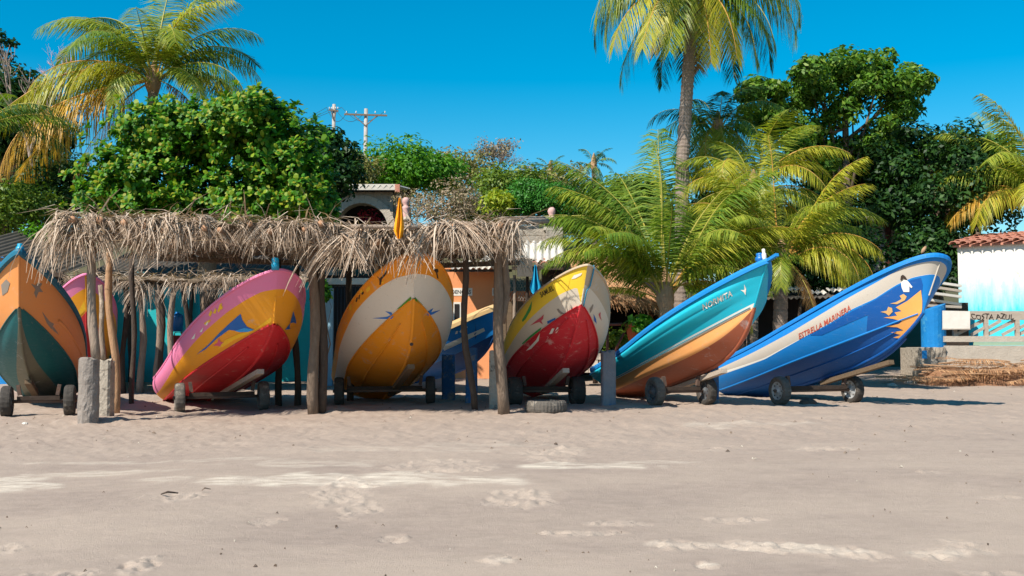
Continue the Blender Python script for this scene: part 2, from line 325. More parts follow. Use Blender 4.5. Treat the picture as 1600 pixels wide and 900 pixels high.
    tc = N.new('ShaderNodeTexCoord')
    def noise(s, st=(1, 1, 1), d=6):
        mp = N.new('ShaderNodeMapping'); mp.inputs['Scale'].default_value = st; L.new(tc.outputs['Object'], mp.inputs[0])
        n = N.new('ShaderNodeTexNoise'); n.inputs['Scale'].default_value = s; n.inputs['Detail'].default_value = d; n.inputs['Roughness'].default_value = .65; L.new(mp.outputs[0], n.inputs[0]); return n.outputs[0]
    def rng_(x, a, b_, c=0., d=1.):
        r_ = N.new('ShaderNodeMapRange'); r_.inputs[1].default_value = a; r_.inputs[2].default_value = b_; r_.inputs[3].default_value = c; r_.inputs[4].default_value = d; L.new(x, r_.inputs[0]); return r_.outputs[0]
    def mixc(f, a, b_):
        x = N.new('ShaderNodeMix'); x.data_type = 'RGBA'; L.new(f, x.inputs[0])
        for i, v in ((6, a), (7, b_)):
            if isinstance(v, tuple): x.inputs[i].default_value = (*v, 1)
            else: L.new(v, x.inputs[i])
        return x.outputs[2]
    def attr(n):
        a = N.new('ShaderNodeAttribute'); a.attribute_name = n; return a.outputs['Fac']
    c = mixc(rng_(noise(.35, (1, 2.2, 1)), .38, .62), hx('#a69586'), hx('#938377'))
    c = mixc(rng_(noise(5, (1, 1.6, 1), 8), .35, .7, 0, .5), c, hx('#b09d8f'))
    c = mixc(rng_(attr('churn'), 0, 1, 0, .6), c, hx('#a59385'))
    c = mixc(rng_(attr('foot'), 0, 1, 0, .3), c, hx('#bdac9c'))
    c = mixc(rng_(noise(60, (1, 1, 1), 3), .5, .75, 0, .25), c, hx('#857567'))
    c = mixc(rng_(noise(14, (1, 3, 1), 5), .66, .74, 0, .5), c, hx('#7d6c5e'))
    pn = N.new('ShaderNodeMath'); pn.operation = 'MULTIPLY'; L.new(attr('pale'), pn.inputs[0]); L.new(rng_(noise(3, (1, 2.8, 1), 9), .36, .66), pn.inputs[1])
    c = mixc(pn.outputs[0], c, hx('#dccfbc')); L.new(c, b.inputs['Base Color'])
    b.inputs['Roughness'].default_value = .95
    bn = N.new('ShaderNodeBump'); bn.inputs['Strength'].default_value = .55; bn.inputs['Distance'].default_value = .02
    hs = N.new('ShaderNodeMath'); hs.operation = 'ADD'; L.new(noise(22, (1, 1.3, 1), 8), hs.inputs[0]); L.new(noise(120, (1, 1, 1), 2), hs.inputs[1]); L.new(hs.outputs[0], bn.inputs['Height'])
    L.new(bn.outputs[0], b.inputs['Normal'])
    me.materials.append(m); o = bpy.data.objects.new('sand', me); COL.objects.link(o); structure(o)
build_sand()
def hill_z(x, y):
    return np.interp(y, [32, 34, 38, 44, 56, 80, 400], [-.5, .5, 2.8, 4.6, 6.6, 8, 6])+.5*vn(np.asarray(x)*.13, np.asarray(y)*.13, 21)*ss(33, 38, y)-2.3*ss(3, 10, x)*ss(33, 37, y)
xs = np.linspace(-90, 90, 110); ys = np.concatenate([np.linspace(32, 60, 50), np.geomspace(62, 400, 14)])
X, Y = np.meshgrid(xs, ys); structure(MB().grid(np.stack([X, Y, hill_z(X, Y)], 2)).build('hill', M['earth'], smooth=True))
# ------------------------------------------------------------------ buildings and walls
def wall_box(px0, px1, py0, py1, Y, depth, m, name, root, ground=False):
    a = at(px0, py0, Y); b = at(px1, py1, Y); z0 = min(b.z, a.z); 
    if ground: z0 = -.3
    return MB().box(((a.x+b.x)/2, Y+depth/2, (a.z+z0)/2), (abs(b.x-a.x), depth, abs(a.z-z0))).build(name, m, root)
def corrugated(a, b, c, m, name, root, pitch=.16, amp=.028, th=.01):
    """sheet from eave a-b up to ridge edge through c (a-c is the slope)"""
    a, b, c = Vector(a), Vector(b), Vector(c); u = b-a; s = c-a; n = u.cross(s).normalized(); k = max(8, int(u.length/pitch*6)); P = []
    for t in np.linspace(0, 1, 5): P.append([tuple(a+u*(j/k)+s*t+n*(amp*math.sin(j/6*2*PI))) for j in range(k+1)])
    mb = MB(); mb.grid(P); mb.grid(np.array(P)-np.array(n*th), flip=True)
    f = np.array(P[0]); mb.grid(np.stack([f, f-np.array(n*th)]))
    return mb.build(name, m, root, smooth=True)
def tile_rows(a, b, s, m, root, w=.24, ln=.42, rows=4, name='roof_tile'):
    """barrel tiles laid one by one: a-b eave, s = slope vector per full length"""
    a, b, s = Vector(a), Vector(b), Vector(s); u = (b-a); n_ = u.cross(s).normalized(); un = u.normalized(); sn = s.normalized(); k = int(u.length/w)
    mb = MB(); P = []
    for t in (0, 1):
        r = w*.42*(1-.12*t); P.append([un*(r*math.cos(th))+n_*(r*math.sin(th)*.75)+sn*(ln*1.15*t)+n_*(.03*(1-t)) for th in np.linspace(0, PI, 7)])
    mb.grid([[tuple(v) for v in q] for q in P]); mb.grid([[tuple(v*.86) for v in q] for q in P], flip=True)
    lip = [[tuple(v) for v in P[0]], [tuple(v*.86) for v in P[0]]]; mb.grid(lip)
    first = None
    for j in range(rows):
        for i in range(k+1):
            p = a+un*(w*(i+.5)+random.uniform(-.012, .012))+sn*(ln*j)+n_*(.012*j % .02+random.uniform(0, .012))
            if first is None: o = first = mb.build(name, m, None, smooth=True); o.parent = root
            else: o = first.copy(); COL.objects.link(o); o.parent = root
            o.location = p-wloc(root); o.rotation_euler = Matrix.Rotation(random.uniform(-.04, .04), 3, n_).to_euler()
def log(a, b, r0, r1, m, name, root, wob=.05, n=9, k=8, cut=None):
    a, b = Vector(a), Vector(b); pts = []
    ph = random.uniform(0, 6)
    for i in range(k+1):
        t = i/k; e = math.sin(t*PI); pts.append(a+(b-a)*t+Vector((wob*math.sin(t*5+ph)*e, wob*.6*math.cos(t*4+ph)*e, 0)))
    mb = MB(); mb.tube(pts, [r0+(r1-r0)*i/k*(1)+.06*r0*math.sin(i*2.1+ph) for i in range(k+1)], n, 0, .14)
    if cut: mb.m[-1] = 1; mb.m[-2] = 1
    return mb.build(name, [m, cut] if cut else m, root, smooth=True)

# teal building at the back
t = thing('teal_house', 'teal walled house in shade behind the left shelter', 'house', g3(320, 29.2))
wall_box(150, 335, 425, 610, 29.2, .25, M['teal_wall'], 'wall', t, True)
wall_box(335.5, 500, 425, 610, 29.25, .25, M['teal_wall'], 'wall', t, True)
corrugated(at(130, 432, 28.6), at(505, 432, 28.6), at(130, 432, 28.6)+Vector((0, 3.2, .9)), M['zinc_grey'], 'roof', t)
for px in (205, 300, 395): log(g3(px, 29.12)-Vector((0, 0, .1)), at(px+2, 428, 29.12), .05, .05, M['bark_dark'], 'wall_post', t)
o = tag(MB().lathe([(0, 0), (.13, 0), (.15, .35), (.14, .42), (.05, .46), (.05, .5), (0, .5)], at(277, 518, 27.6), (0, 0, 1), 14).build('water_jug', M['plastic_blue'], None, True, at(277, 518, 27.6)), 'blue plastic jug hanging by the teal wall', 'jug')
o = tag(MB().box((0, 0, .17), (.26, .2, .34)).tube([(-.1, 0, .34), (-.08, 0, .42), (.08, 0, .42), (.1, 0, .34)], .015, 6).build('crate', mat('red_plastic', hx('#8f2a24'), None, .6, 4, .5, 0), None, False), 'dull red container standing below the blue jug', 'container'); o.location = at(278, 545, 27.7)
# lean-to roof at the far left
t = thing('lean_to', 'grey sheet roofed lean-to with blue wall at the far left edge', 'shed', g3(30, 28.5))
corrugated(at(-60, 385, 26), at(105, 428, 26), at(-60, 385, 26)+Vector((0, 3, .7)), M['zinc_grey'], 'roof', t)
MB().beam(at(-60, 385, 25.9)-Vector((0, 0, .07)), at(105, 428, 25.9)-Vector((0, 0, .07)), .08, .1).build('eave_beam', M['plank_dark'], t)
wall_box(-60, 45, 392, 610, 28.4, .2, M['blue_wall'], 'wall', t, True)
wall_box(45.3, 150, 432, 610, 28.45, .2, M['plank_dark'], 'wall', t, True)
log(g3(96, 26), at(97, 424, 26), .06, .05, M['bark_dark'], 'post', t)
# barred gate
t = thing('barred_gate', 'dark gate of thin vertical bars between pale blue posts', 'gate', g3(535, 28))
for px in np.linspace(494, 572, 15): MB().tube([g3(px, 28)+Vector((0, 0, .12)), at(px, 446, 28)], .013, 6).build('bar', M['wire'], t, True)
MB().beam(at(490, 446, 28), at(575, 446, 28), .05, .06).build('top_rail', M['wire'], t); MB().beam(at(490, 592, 28), at(575, 592, 28), .05, .05).build('bottom_rail', M['wire'], t)
MB().box(at(513, 530, 27.95), (.24, .22, 2.6)).build('gate_post', mat('pale_blue', hx('#8fb4c4'), hx('#6f96aa'), .8, 5, .9, .3, c3=hx('#b9b4aa'), c3amt=.4), t)
MB().box(at(545, 440, 28), (1.5, .3, .16)).build('lintel', M['concrete_pale'], t)
wall_box(486, 585, 430, 600, 29.6, .2, M['interior_shade'], 'back_wall', t, True)
# stone arch house on the hill
def stone_house():
    Y = 37.0; t = thing('stone_house', 'grey stone house with a dark arch and white roof edge on the hill', 'house', at(570, 345, Y))
    cx = at(565, 360, Y).x; k = Y/F; z1 = at(0, 300, Y).z; z0 = 2.0; x0 = at(470, 0, Y).x; x1 = at(616, 0, Y).x
    zs = at(0, 358, Y).z; R_ = 41*k; mb = MB(); th = np.linspace(PI, 0, 25)
    arc = [(cx+R_*math.cos(a), zs+R_*1.0*math.sin(a)) for a in th]; top = [(x0+(x1-x0)*i/24, z1) for i in range(25)]
    for y, fl in ((Y, False), (Y+.6, True)):
        mb.grid([[(x, y, z) for x, z in arc], [(x, y, z) for x, z in top]], flip=fl)
        mb.grid([[(x0, y, z0), (arc[0][0], y, z0)], [(x0, y, z1), (arc[0][0], y, arc[0][1])]], flip=fl)
        mb.grid([[(arc[-1][0], y, z0), (x1, y, z0)], [(arc[-1][0], y, arc[-1][1]), (x1, y, z1)]], flip=fl)
    mb.grid([[(x, Y, z) for x, z in arc], [(x, Y+.6, z) for x, z in arc]])
    mb.box((x1-.01, Y+1.8, (z0+z1)/2), (.3, 3.0, z1-z0-.01))
    mb.build('wall', M['rough_stone'], t)
    # arch ring of single stones
    n = 15; first = None
    for i in range(n):
        a = PI*(i+.5)/n; p = Vector((cx+(R_+.13)*math.cos(a), Y+.02, zs+(R_+.13)*math.sin(a)))
        if first is None: first = o = MB().box((0, 0, 0), (.20, .14, .26), taper=1.12).build('arch_stone', M['concrete_pale']); o.parent = t
        else: o = first.copy(); COL.objects.link(o); o.parent = t
        o.location = p-wloc(t); o.rotation_euler = (0, PI/2-a, 0)
    wall_box(470, 616, 305, 420, Y+3.2, .2, M['interior_shade'], 'back_wall', t)
    MB().box(((x0+x1)/2, Y+1.6, z1+.03), (x1-x0+.3, 3.8, .06)).build('ceiling', M['interior_shade'], t)
    corrugated((x0-.2, Y-.5, z1+.12), (x1+.28, Y-.5, z1+.12), (x0-.2, Y+3.4, z1+.6), M['zinc_white'], 'roof', t, .2, .05)
    MB().box(((x0+x1)/2, Y-.46, z1+.10), (x1-x0+.3, .05, .2)).build('fascia', M['zinc_white'], t)
    MB().box((x1+.2, Y-.42, z1+.06), (.16, .2, .26)).build('fascia_end', M['tile'], t)
    MB().lathe([(0, -.1), (.07, -.08), (.09, 0), (.06, .07), (0, .1)], at(571, 318, Y+2.9), (0, 0, 1), 10).build('lamp', M['white'], t, True)
stone_house()
# orange house with painted signs
t = thing('orange_house', 'orange walled house with white painted signs behind the blue boat', 'house', g3(770, 30.5))
wall_box(585, 786, 412, 600, 30.5, .25, M['orange_wall'], 'wall', t, True)
wall_box(786.5, 875, 455, 600, 30.9, .25, M['orange_wall'], 'wall', t, True)
def sign(txt, px0, px1, py0, py1, Y, root):
    wall_box(px0, px1, py0, py1, Y-.012, .01, M['white'], 'sign_panel', root)
    V, Fs = text_mesh(txt); w = V[:, 0].max(); hh = V[:, 1].max(); a = at(px0+2, py1-3, Y-.018); b = at(px1-2, py0+3, Y-.018)
    MB().add(np.stack([a.x+V[:, 0]/w*(b.x-a.x), np.full(len(V), Y-.018), a.z+V[:, 1]/hh*(b.z-a.z)], 1), Fs).build('sign_lettering', M['black'], root)
sign('RESIDENCIAS', 690, 738, 450, 462, 30.5, t); sign('E', 769, 777, 450, 462, 30.45, t)
wall_box(708, 720, 472, 500, 30.44, .06, M['white'], 'window_frame', t); wall_box(710, 717.5, 475, 500, 30.42, .02, M['interior_shade'], 'window_shade_panel', t)  # flat dark panel painted as the shade in the window
a = at(700, 419, 29.4); b = at(790, 419, 29.4)
corrugated(a, b, a+Vector((0, 1.6, .32)), M['zinc_white'], 'awning', t)
MB().beam(at(690, 421, 29.5)-Vector((0, 0, .03)), at(800, 421, 29.5)-Vector((0, 0, .03)), .07, .07).build('awning_beam', M['plank_dark'], t)
# porch: white corrugated roof, tile eave, dark cabin, wooden door, wire mesh
a = at(752, 407, 28.6); b = at(882, 408, 28.6); corrugated(a, b, a+Vector((.05, 2.0, .70)), M['zinc_white'], 'roof', t, .19, .045)
a = at(760, 392, 29.4); b = at(870, 392, 29.4)
tile_rows(at(800, 415, 28.5), at(878, 415, 28.5), Vector((0, 1, .25)), M['tile'], t, .24, .4, 2)
MB().beam(at(800, 419, 28.6), at(880, 419, 28.6), .07, .09).build('eave_beam', M['plank_dark'], t)
wall_box(848, 876, 417, 600, 29.0, 1.2, M['plank_dark'], 'cabin', t, True)
MB().beam(at(815, 425, 28.5), at(850, 418, 28.5), .12, .1).build('beam', M['plank_dark'], t)
for i in range(4): wall_box(782+i*9, 790.5+i*9, 470+(i % 2), 600, 29.8+.02*(i % 2), .05, M['plank'], 'door_board', t, True)
for px, p0 in ((804, 430), (824, 428), (836, 428)): log(g3(px, 29.2), at(px, p0, 29.2), .045, .04, M['bark_pale'] if px == 804 else M['plank_dark'], 'porch_post', t, .02)
mb = MB()
for i in range(15):
    p = at(788+i*4.2, 434, 29.25); q_ = at(788+i*4.2-18, 470, 29.25); r_ = at(788+i*4.2+18, 470, 29.25); mb.tube([p, q_], .005, 4, cap=False); mb.tube([p, r_], .005, 4, cap=False)
stuff(mb.build('wire_mesh', M['mesh_grey'], t))
wall_box(808, 832, 404, 432, 28.3, .05, M['zinc_grey'], 'loose_board', t).rotation_euler = (0, 0, 0)
# parapet with carved posts
t = thing('parapet_wall', 'rough stone parapet between the orange house and the hedge', 'wall', at(820, 360, 31.5))
wall_box(700, 852, 352, 395, 31.5, .4, M['rough_stone'], 'wall', t); wall_box(852.5, 880, 360, 405, 31.3, .6, M['rough_stone'], 'pillar', t)
MB().box(at(864, 358, 31.5)+Vector((0, .1, 0)), (.55, .6, .1)).build('pillar_cap', M['concrete_pale'], t)
MB().beam(at(806, 344, 31.4), at(858, 340, 31.4), .12, .1).build('coping', M['plank_grey'], t)
def statue(px, py, Y, label, hgt=.72):
    c = at(px, py, Y); t = thing('carved_statue', label, 'statue', c, 'carved pink stone figures')
    MB().lathe([(0, 0), (.17, 0), (.17, .05), (.13, .08), (.12, .14)], c, (0, 0, 1), 14).build('plinth', M['concrete_pale'], t, True)
    s = hgt; MB().lathe([(.12, .13*s), (.13, .25*s), (.10, .36*s), (.115, .5*s), (.125, .56*s), (.085, .62*s), (.07, .66*s), (.10, .74*s), (.115, .84*s), (.10, .93*s), (.05, .99*s), (0, s)], c, (0, 0, 1), 14, 0, lambda i, j: 1+.09*math.sin(j*1.3+i*2.1)).build('figure', M['statue'], t, True)
statue(862, 362, 31.6, 'pink carved stone figure on the pillar beside the palm'); statue(634, 345, 33, 'pink carved stone figure behind the orange flag')
# thatched hut
def thatched_hut():
    t = thing('thatched_hut', 'reddish thatched hut with a dark open front behind the yellow topped boat', 'hut', g3(950, 29))
    zr = at(0, 398, 30.5).z; ze = at(0, 462, 28.3).z
    fl, fr = at(862, 455, 28.3), at(1038, 478, 28.3); rl, rr = at(880, 400, 30.3), at(930, 396, 30.3)
    bl, br = Vector((fl.x, 32.4, fl.z)), Vector((fr.x, 32.4, fr.z)); mb = MB()
    V = [fl, fr, br, bl, rl, rr]; mb.add([tuple(v) for v in V], [(0, 1, 5, 4), (1, 2, 5), (2, 3, 4, 5), (3, 0, 4)]); mb.add([tuple(v-Vector((0, 0, .15))) for v in V], [(4, 5, 1, 0), (5, 2, 1), (5, 4, 3, 2), (4, 0, 3)])
    mb.build('roof', M['straw_mass'], t)
    S = []
    for k in range(5200):
        if k % 3: a = random.random(); b = random.random(); p = (fl+(fr-fl)*a)*(1-b)+(rl+(rr-rl)*a)*b; d = ((fl+(fr-fl)*a)-(rl+(rr-rl)*a)).normalized()
        else: a = random.random(); b = random.random(); p = (fr+(br-fr)*a)*(1-b)+rr*b; d = ((fr+(br-fr)*a)-rr).normalized()
        d = (d+Vector((random.gauss(0, .22), random.gauss(0, .1), random.gauss(0, .12)))).normalized(); l = random.uniform(.25, .6); w = Vector((random.gauss(0, 1), random.gauss(0, .3), random.gauss(0, .3))).normalized()*random.uniform(.010, .022)
        p = p+Vector((0, -.02, .05+random.random()*.06)); e = p+d*l+Vector((0, 0, -.03))
        if b < .12: e.z -= random.uniform(.0, .18)
        S.append([p-w, p+w, e+w*.3, e-w*.3])
    stuff(quads_mesh('thatch', np.array([[tuple(v) for v in s] for s in S]), 4, M['straw_red'], t))
    for px in (868, 930, 1030): log(g3(px, 28.7), at(px, 462, 28.7), .07, .06, M['bark_dark'], 'post', t)
    wall_box(864, 1040, 440, 600, 31.9, .2, M['interior_shade'], 'back_wall', t, True)
    a, b = at(864, 440, 28.6), at(864, 600, 28.6); MB().box((a.x, 30.3, a.z/2), (.1, 3.2, a.z*1.02)).build('side_wall', M['plank_dark'], t)
    a = at(1042, 470, 28.6); MB().box((a.x, 30.3, a.z/2), (.1, 3.2, a.z)).build('side_wall', M['plank_dark'], t)
thatched_hut()
t = thing('hand_rail', 'rusty red pipe railing in front of the dark hut opening', 'railing', g3(965, 27.6))
MB().tube([at(948, 507, 27.6), at(990, 506, 27.6)], .035, 8).build('top_bar', M['rust_red'], t, True); MB().tube([g3(949, 27.6), at(949, 505, 27.6)], .035, 8).build('post', M['rust_red'], t, True); MB().tube([at(958, 555, 27.6), at(975, 520, 27.6)], .03, 8).build('brace', M['rust_red'], t, True)
t = thing('low_wall', 'low pale stone wall at the foot of the rusty railing', 'wall', g3(935, 27.8))
for i in range(7):
    for j in range(3):
        p = at(902+i*11+(j % 2)*5, 577-j*10, 27.8); MB().box(p, (.19*random.uniform(.85, 1), .3*random.uniform(.9, 1.2), .16), Matrix.Rotation(random.uniform(-.1, .1), 3, 'Z'), taper=.86).build('stone', M['concrete_pale'], t)
t = thing('potted_plant', 'leafy plant in a terracotta pot beside the rusty railing', 'plant', at(990, 535, 27.2))
MB().lathe([(0, 0), (.13, 0), (.2, .36), (.22, .36), (.22, .42), (.18, .42), (.17, .36), (0, .34)], at(990, 532, 27.2), (0, 0, 1), 18).build('pot', M['terracotta'], t, True)

# dark open shed behind the right palms
t = thing('open_shed', 'dark low open shed with tin scraps on its roof behind the palm trunk', 'shed', g3(1240, 31))
wall_box(1130, 1345, 462, 600, 32.5, .2, M['interior_shade'], 'back_wall', t, True)
corrugated(at(1140, 468, 30.5), at(1340, 464, 30.5), at(1140, 468, 30.5)+Vector((0, 2.2, .25)), M['zinc_grey'], 'roof', t)
for i, (px, py) in enumerate(((1228, 452), (1262, 458), (1296, 455))): corrugated(at(px, py, 31.2), at(px+30, py+random.uniform(-3, 3), 31.2), at(px, py, 31.2)+Vector((.1, .7, .12)), M['zinc_white'], 'roof_scrap', t)
for px in (1160, 1250, 1330): log(g3(px, 30.7), at(px, 468, 30.7), .06, .05, M['bark_dark'], 'post', t)
# white house glimpsed through the trees
t = thing('white_house', 'white house with a red column glimpsed through the dark trees', 'house', at(1365, 400, 38))
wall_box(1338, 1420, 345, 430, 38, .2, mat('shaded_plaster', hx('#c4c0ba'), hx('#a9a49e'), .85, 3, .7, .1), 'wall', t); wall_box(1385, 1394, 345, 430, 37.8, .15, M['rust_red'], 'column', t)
wall_box(1325, 1425, 338, 345.5, 37.3, 1, M['concrete_pale'], 'eave', t)

# right hut on its terrace
def right_hut():
    t = thing('beach_hut', 'white and pale turquoise hut with clay tile roof at the right edge', 'hut', g3(1560, 32))
    m = mat('hut_wall', hx('#e2ded6'), hx('#cfc9c0'), .85, 3, .9, .25, 14, c3=hx('#aaa298'), c3amt=.25, c3scale=2.5)
    nt = m.node_tree; N = nt.nodes; L = nt.links; b = N['Principled BSDF']; src = b.inputs['Base Color'].links[0].from_socket
    tc = N.new('ShaderNodeTexCoord'); sp = N.new('ShaderNodeSeparateXYZ'); L.new(tc.outputs['Object'], sp.inputs[0])
    mp = N.new('ShaderNodeMapping'); mp.inputs['Scale'].default_value = (3.4, 3.4, .55); L.new(tc.outputs['Object'], mp.inputs[0]); n = N.new('ShaderNodeTexNoise'); n.inputs['Scale'].default_value = 1.5; n.inputs['Detail'].default_value = 9; n.inputs['Roughness'].default_value = .7; L.new(mp.outputs[0], n.inputs[0])
    ad = N.new('ShaderNodeMath'); ad.operation = 'MULTIPLY_ADD'; L.new(n.outputs[0], ad.inputs[0]); ad.inputs[1].default_value = 2.0; L.new(sp.outputs[2], ad.inputs[2])
    mr = N.new('ShaderNodeMapRange'); zz = at(0, 440, 32).z-wloc(t).z; mr.inputs[1].default_value = zz+1.3; mr.inputs[2].default_value = zz-.0; L.new(ad.outputs[0], mr.inputs[0])
    mx = N.new('ShaderNodeMix'); mx.data_type = 'RGBA'; L.new(mr.outputs[0], mx.inputs[0]); L.new(src, mx.inputs[6]); mx.inputs[7].default_value = (*hx('#3fc0d4'), 1); L.new(mx.outputs[2], b.inputs['Base Color'])
    a = at(1496, 384, 32.5); b_ = at(1700, 372, 30.2); z0 = .3; d = (b_-a); d.z = 0; un = d.normalized(); nn = Vector((-un.y, un.x, 0))
    P = [a, Vector((b_.x, b_.y, a.z))]; mb = MB(); zt = a.z
    q = [a, a+d, a+d+nn*3, a+nn*3]; mb.add([(v.x, v.y, z0) for v in q]+[(v.x, v.y, zt) for v in q], [(0, 1, 5, 4), (1, 2, 6, 5), (2, 3, 7, 6), (3, 0, 4, 7), (4, 5, 6, 7)]); mb.build('wall', m, t)
    e = a-un*.10-nn*.12+Vector((0, 0, .0)); e2 = e+un*(d.length+.3)
    MB().add([tuple(v) for v in (e, e2, e2+nn*2.6+Vector((0, 0, .42)), e+nn*2.6+Vector((0, 0, .42)))]+[tuple(v-Vector((0, 0, .06))) for v in (e, e2, e2+nn*2.6+Vector((0, 0, .42)), e+nn*2.6+Vector((0, 0, .42)))], [(0, 1, 2, 3), (7, 6, 5, 4), (0, 3, 7, 4), (0, 4, 5, 1)]).build('roof_deck', M['tile'], t)
    tile_rows(e-nn*.16-Vector((0, 0, .01))-un*.1, e2-nn*.16-Vector((0, 0, .01)), nn*2.6+Vector((0, 0, .42)), M['tile'], t, .30, .44, 7)
right_hut()
def terrace():
    t = thing('terrace', 'concrete terrace with wooden lattice railing in front of the white hut', 'terrace', g3(1530, 30))
    a = at(1477, 540, 30); b = at(1720, 540, 30); MB().box(((a.x+b.x)/2, 30.8, a.z/2-.1), (b.x-a.x, 1.7, a.z+.2)).build('base', M['concrete_pale'], t)
    a2 = at(1436, 543, 29.95); b2 = at(1476.5, 543, 29.95); mb = MB()
    nx, nz = 12, 9; P = []
    for j in range(nz): P.append([(a2.x+(b2.x-a2.x)*i/(nx-1), 29.9+.12*float(vn(i*.9, j*.9, 31))-.02*j*0, -.2+(a2.z+.2)*j/(nz-1)+.04*float(vn(i, j, 3))) for i in range(nx)])
    mb.grid(P); mb.grid([P[-1], [(x, 31.4, z) for x, y, z in P[-1]]]); mb.grid([[p[0] for p in P], [(p[0][0], 31.4, p[0][2]) for p in P]], flip=True)
    mb.build('rubble_end', M['rough_stone'], t)
    MB().box(at(1444.5, 554, 29.78), (.13, .02, .22)).build('paint_patch', M['blue_wall'], t)
    a = at(1474, 532, 30.1); b = at(1720, 532, 30.1); MB().box(((a.x+b.x)/2, 30.15, a.z+.04), (b.x-a.x, .3, .16)).build('curb', M['concrete_pale'], t)
    MB().box(((a.x+b.x)/2+.5, 30.02, a.z-.09), (b.x-a.x-.6, .06, .09)).build('green_board', mat('green_board', hx('#9fb89a'), hx('#8aa08c'), .85, 4, .8, .1), t)
    zt = at(0, 493, 30.1).z; zb = a.z+.12
    MB().box(((a.x+b.x)/2+.3, 30.1, zt), (b.x-a.x-.6, .09, .24)).build('top_beam', M['plank_grey'], t)
    V, Fs = text_mesh('COSTA AZUL'); V[:, 1] += .09*np.sin(V[:, 0]*3.1+1)+.05*np.sin(V[:, 0]*11); V[:, 0] += .05*np.sin(V[:, 1]*5+V[:, 0]*2); w = V[:, 0].max(); p0 = at(1517, 499, 30.05); p1 = at(1584, 489, 30.05)
    MB().add(np.stack([p0.x+V[:, 0]/w*(p1.x-p0.x), np.full(len(V), 30.048), p0.z+V[:, 1]/V[:, 1].max()*(p1.z-p0.z)], 1), Fs).build('name_lettering', M['plank_dark'], t)
    xs = [at(p, 0, 30.1).x for p in (1480, 1528, 1576, 1628, 1680)]
    for x in xs: MB().box((x, 30.1, (zt+zb)/2-.06), (.11, .1, zt-zb-.12)).build('rail_post', M['plank_grey'], t)
    for x0, x1 in zip(xs[:-1], xs[1:]):
        xm = (x0+x1)/2; zl, zh = zb+.03, zt-.14
        MB().beam((x0+.06, 30.13, zl+.02), (x1-.06, 30.13, zh), .05, .09).build('lattice_bar', M['plank_grey'], t)
        MB().beam((x0+.06, 30.07, (zl+zh)/2), (xm-.03, 30.07, zh), .04, .08).build('lattice_bar', M['plank_grey'], t)
        MB().beam((xm, 30.07, zl), (x1-.06, 30.07, (zl+zh)/2), .04, .08).build('lattice_bar', M['plank_grey'], t)
    s = thing('sign_board', 'blank white board leaning on the lattice railing', 'sign', at(1494, 515, 29.9))
    MB().box(at(1494, 500, 29.9), (.75, .03, .5), Matrix.Rotation(.02, 3, 'Y')).build('panel', M['white'], s); MB().box(at(1494, 514.3, 29.9), (.77, .04, .03)).build('bottom_batten', M['plank_grey'], s)
terrace()
c = at(1459, 541, 30.4); t = thing('blue_pillar', 'thick bright blue concrete pillar beside the white sign board', 'pillar', c, 'painted mooring pillars')
z1 = at(0, 478, 30.4).z; P = []
mb = MB(); n = 20; r = .33
rows = [[(c.x+r*math.cos(2*PI*j/n), c.y+r*math.sin(2*PI*j/n), c.z-.15) for j in range(n+1)], [(c.x+r*math.cos(2*PI*j/n), c.y+r*math.sin(2*PI*j/n), z1+.12*math.cos(2*PI*j/n)-.05) for j in range(n+1)]]
mb.grid(rows); mb.add([(c.x, c.y, z1-.03)]+rows[1][:n], [(0, i+1, (i+1) % n+1) for i in range(n)]); mb.build('shaft', M['blue_wall'], t, False)
t = thing('plank_stack', 'stack of pale weathered planks behind the blue pillar', 'planks', g3(1478, 31.5))
for i, (p0, p1, y0, y1) in enumerate(((1455, 1500, 458, 464), (1460, 1500, 449, 455), (1448, 1500, 468, 476), (1440, 1500, 477, 480), (1452, 1500, 440, 447), (1446, 1500, 486, 490))):
    MB().beam(at(p0, y0, 31.3+.1*(i % 3)), at(p1, y1, 31.3+.1*(i % 3)), .25, .07).build('plank', (M['zinc_white'], M['plank_grey'])[i % 2], t)
MB().box((at(1480, 470, 32).x, 32, 1.2), (1.1, .3, 2.4)).build('back_post', M['plank_dark'], t)

# ------------------------------------------------------------------ concrete and painted mooring pillars
M['blue_grey'] = mat('blue_grey', hx('#8f8b8a'), hx('#626a76'), .9, 5, .9, .5, 24, c3=hx('#3f628c'), c3amt=.35, c3scale=3)
def pillar(px, Y, pyt, w, m, label, name='concrete_pillar', rnd=False, grp='concrete mooring pillars'):
    c = g3(px, Y); zt = at(px, pyt, Y).z; r = w*Y/F/2; t = thing(name, label, 'pillar', c, grp); mb = MB(); n = 26 if rnd else 24; k = 16; P = []
    for i in range(k):
        z = c.z-.2+(zt-c.z+.2)*i/(k-1); row = []
        for j in range(n+1):
            th = 2*PI*((j % n)+.5)/n; sq = 1 if rnd else min(1.32, 1/max(abs(math.cos(th)), abs(math.sin(th)))); rr = r*sq*(1+(.13 if rnd else .07)*float(vn((j % n)*.9, i*.8, px*.1))+.06*float(vn((j % n)*2.3, i*2.1, px*.2))-(.10*max(0, float(vn((j % n)*.7, 3, px))+.1) if i >= k-2 else 0))
            row.append((c.x+rr*math.cos(th), c.y+rr*math.sin(th), z+(.10*float(vn((j % n)*.8, i, px)) if i == k-1 else 0)))
        P.append(row)
    mb.grid(P); mb.add(P[-1][:n], [tuple(range(n))]); mb.build('shaft', m, t, smooth=False); return t
pillar(141, 17.3, 561, 31, M['concrete'], 'thick grey concrete pillar carrying the leaning pole, nearest the camera', rnd=True)
pillar(165, 18.6, 562, 26, M['rough_stone'], 'square grey concrete pillar just behind the nearest round pillar')
pillar(701, 22.6, 556, 20, M['blue_worn'], 'deep blue painted pillar beneath the blue boat', 'blue_pillar', grp='painted mooring pillars')
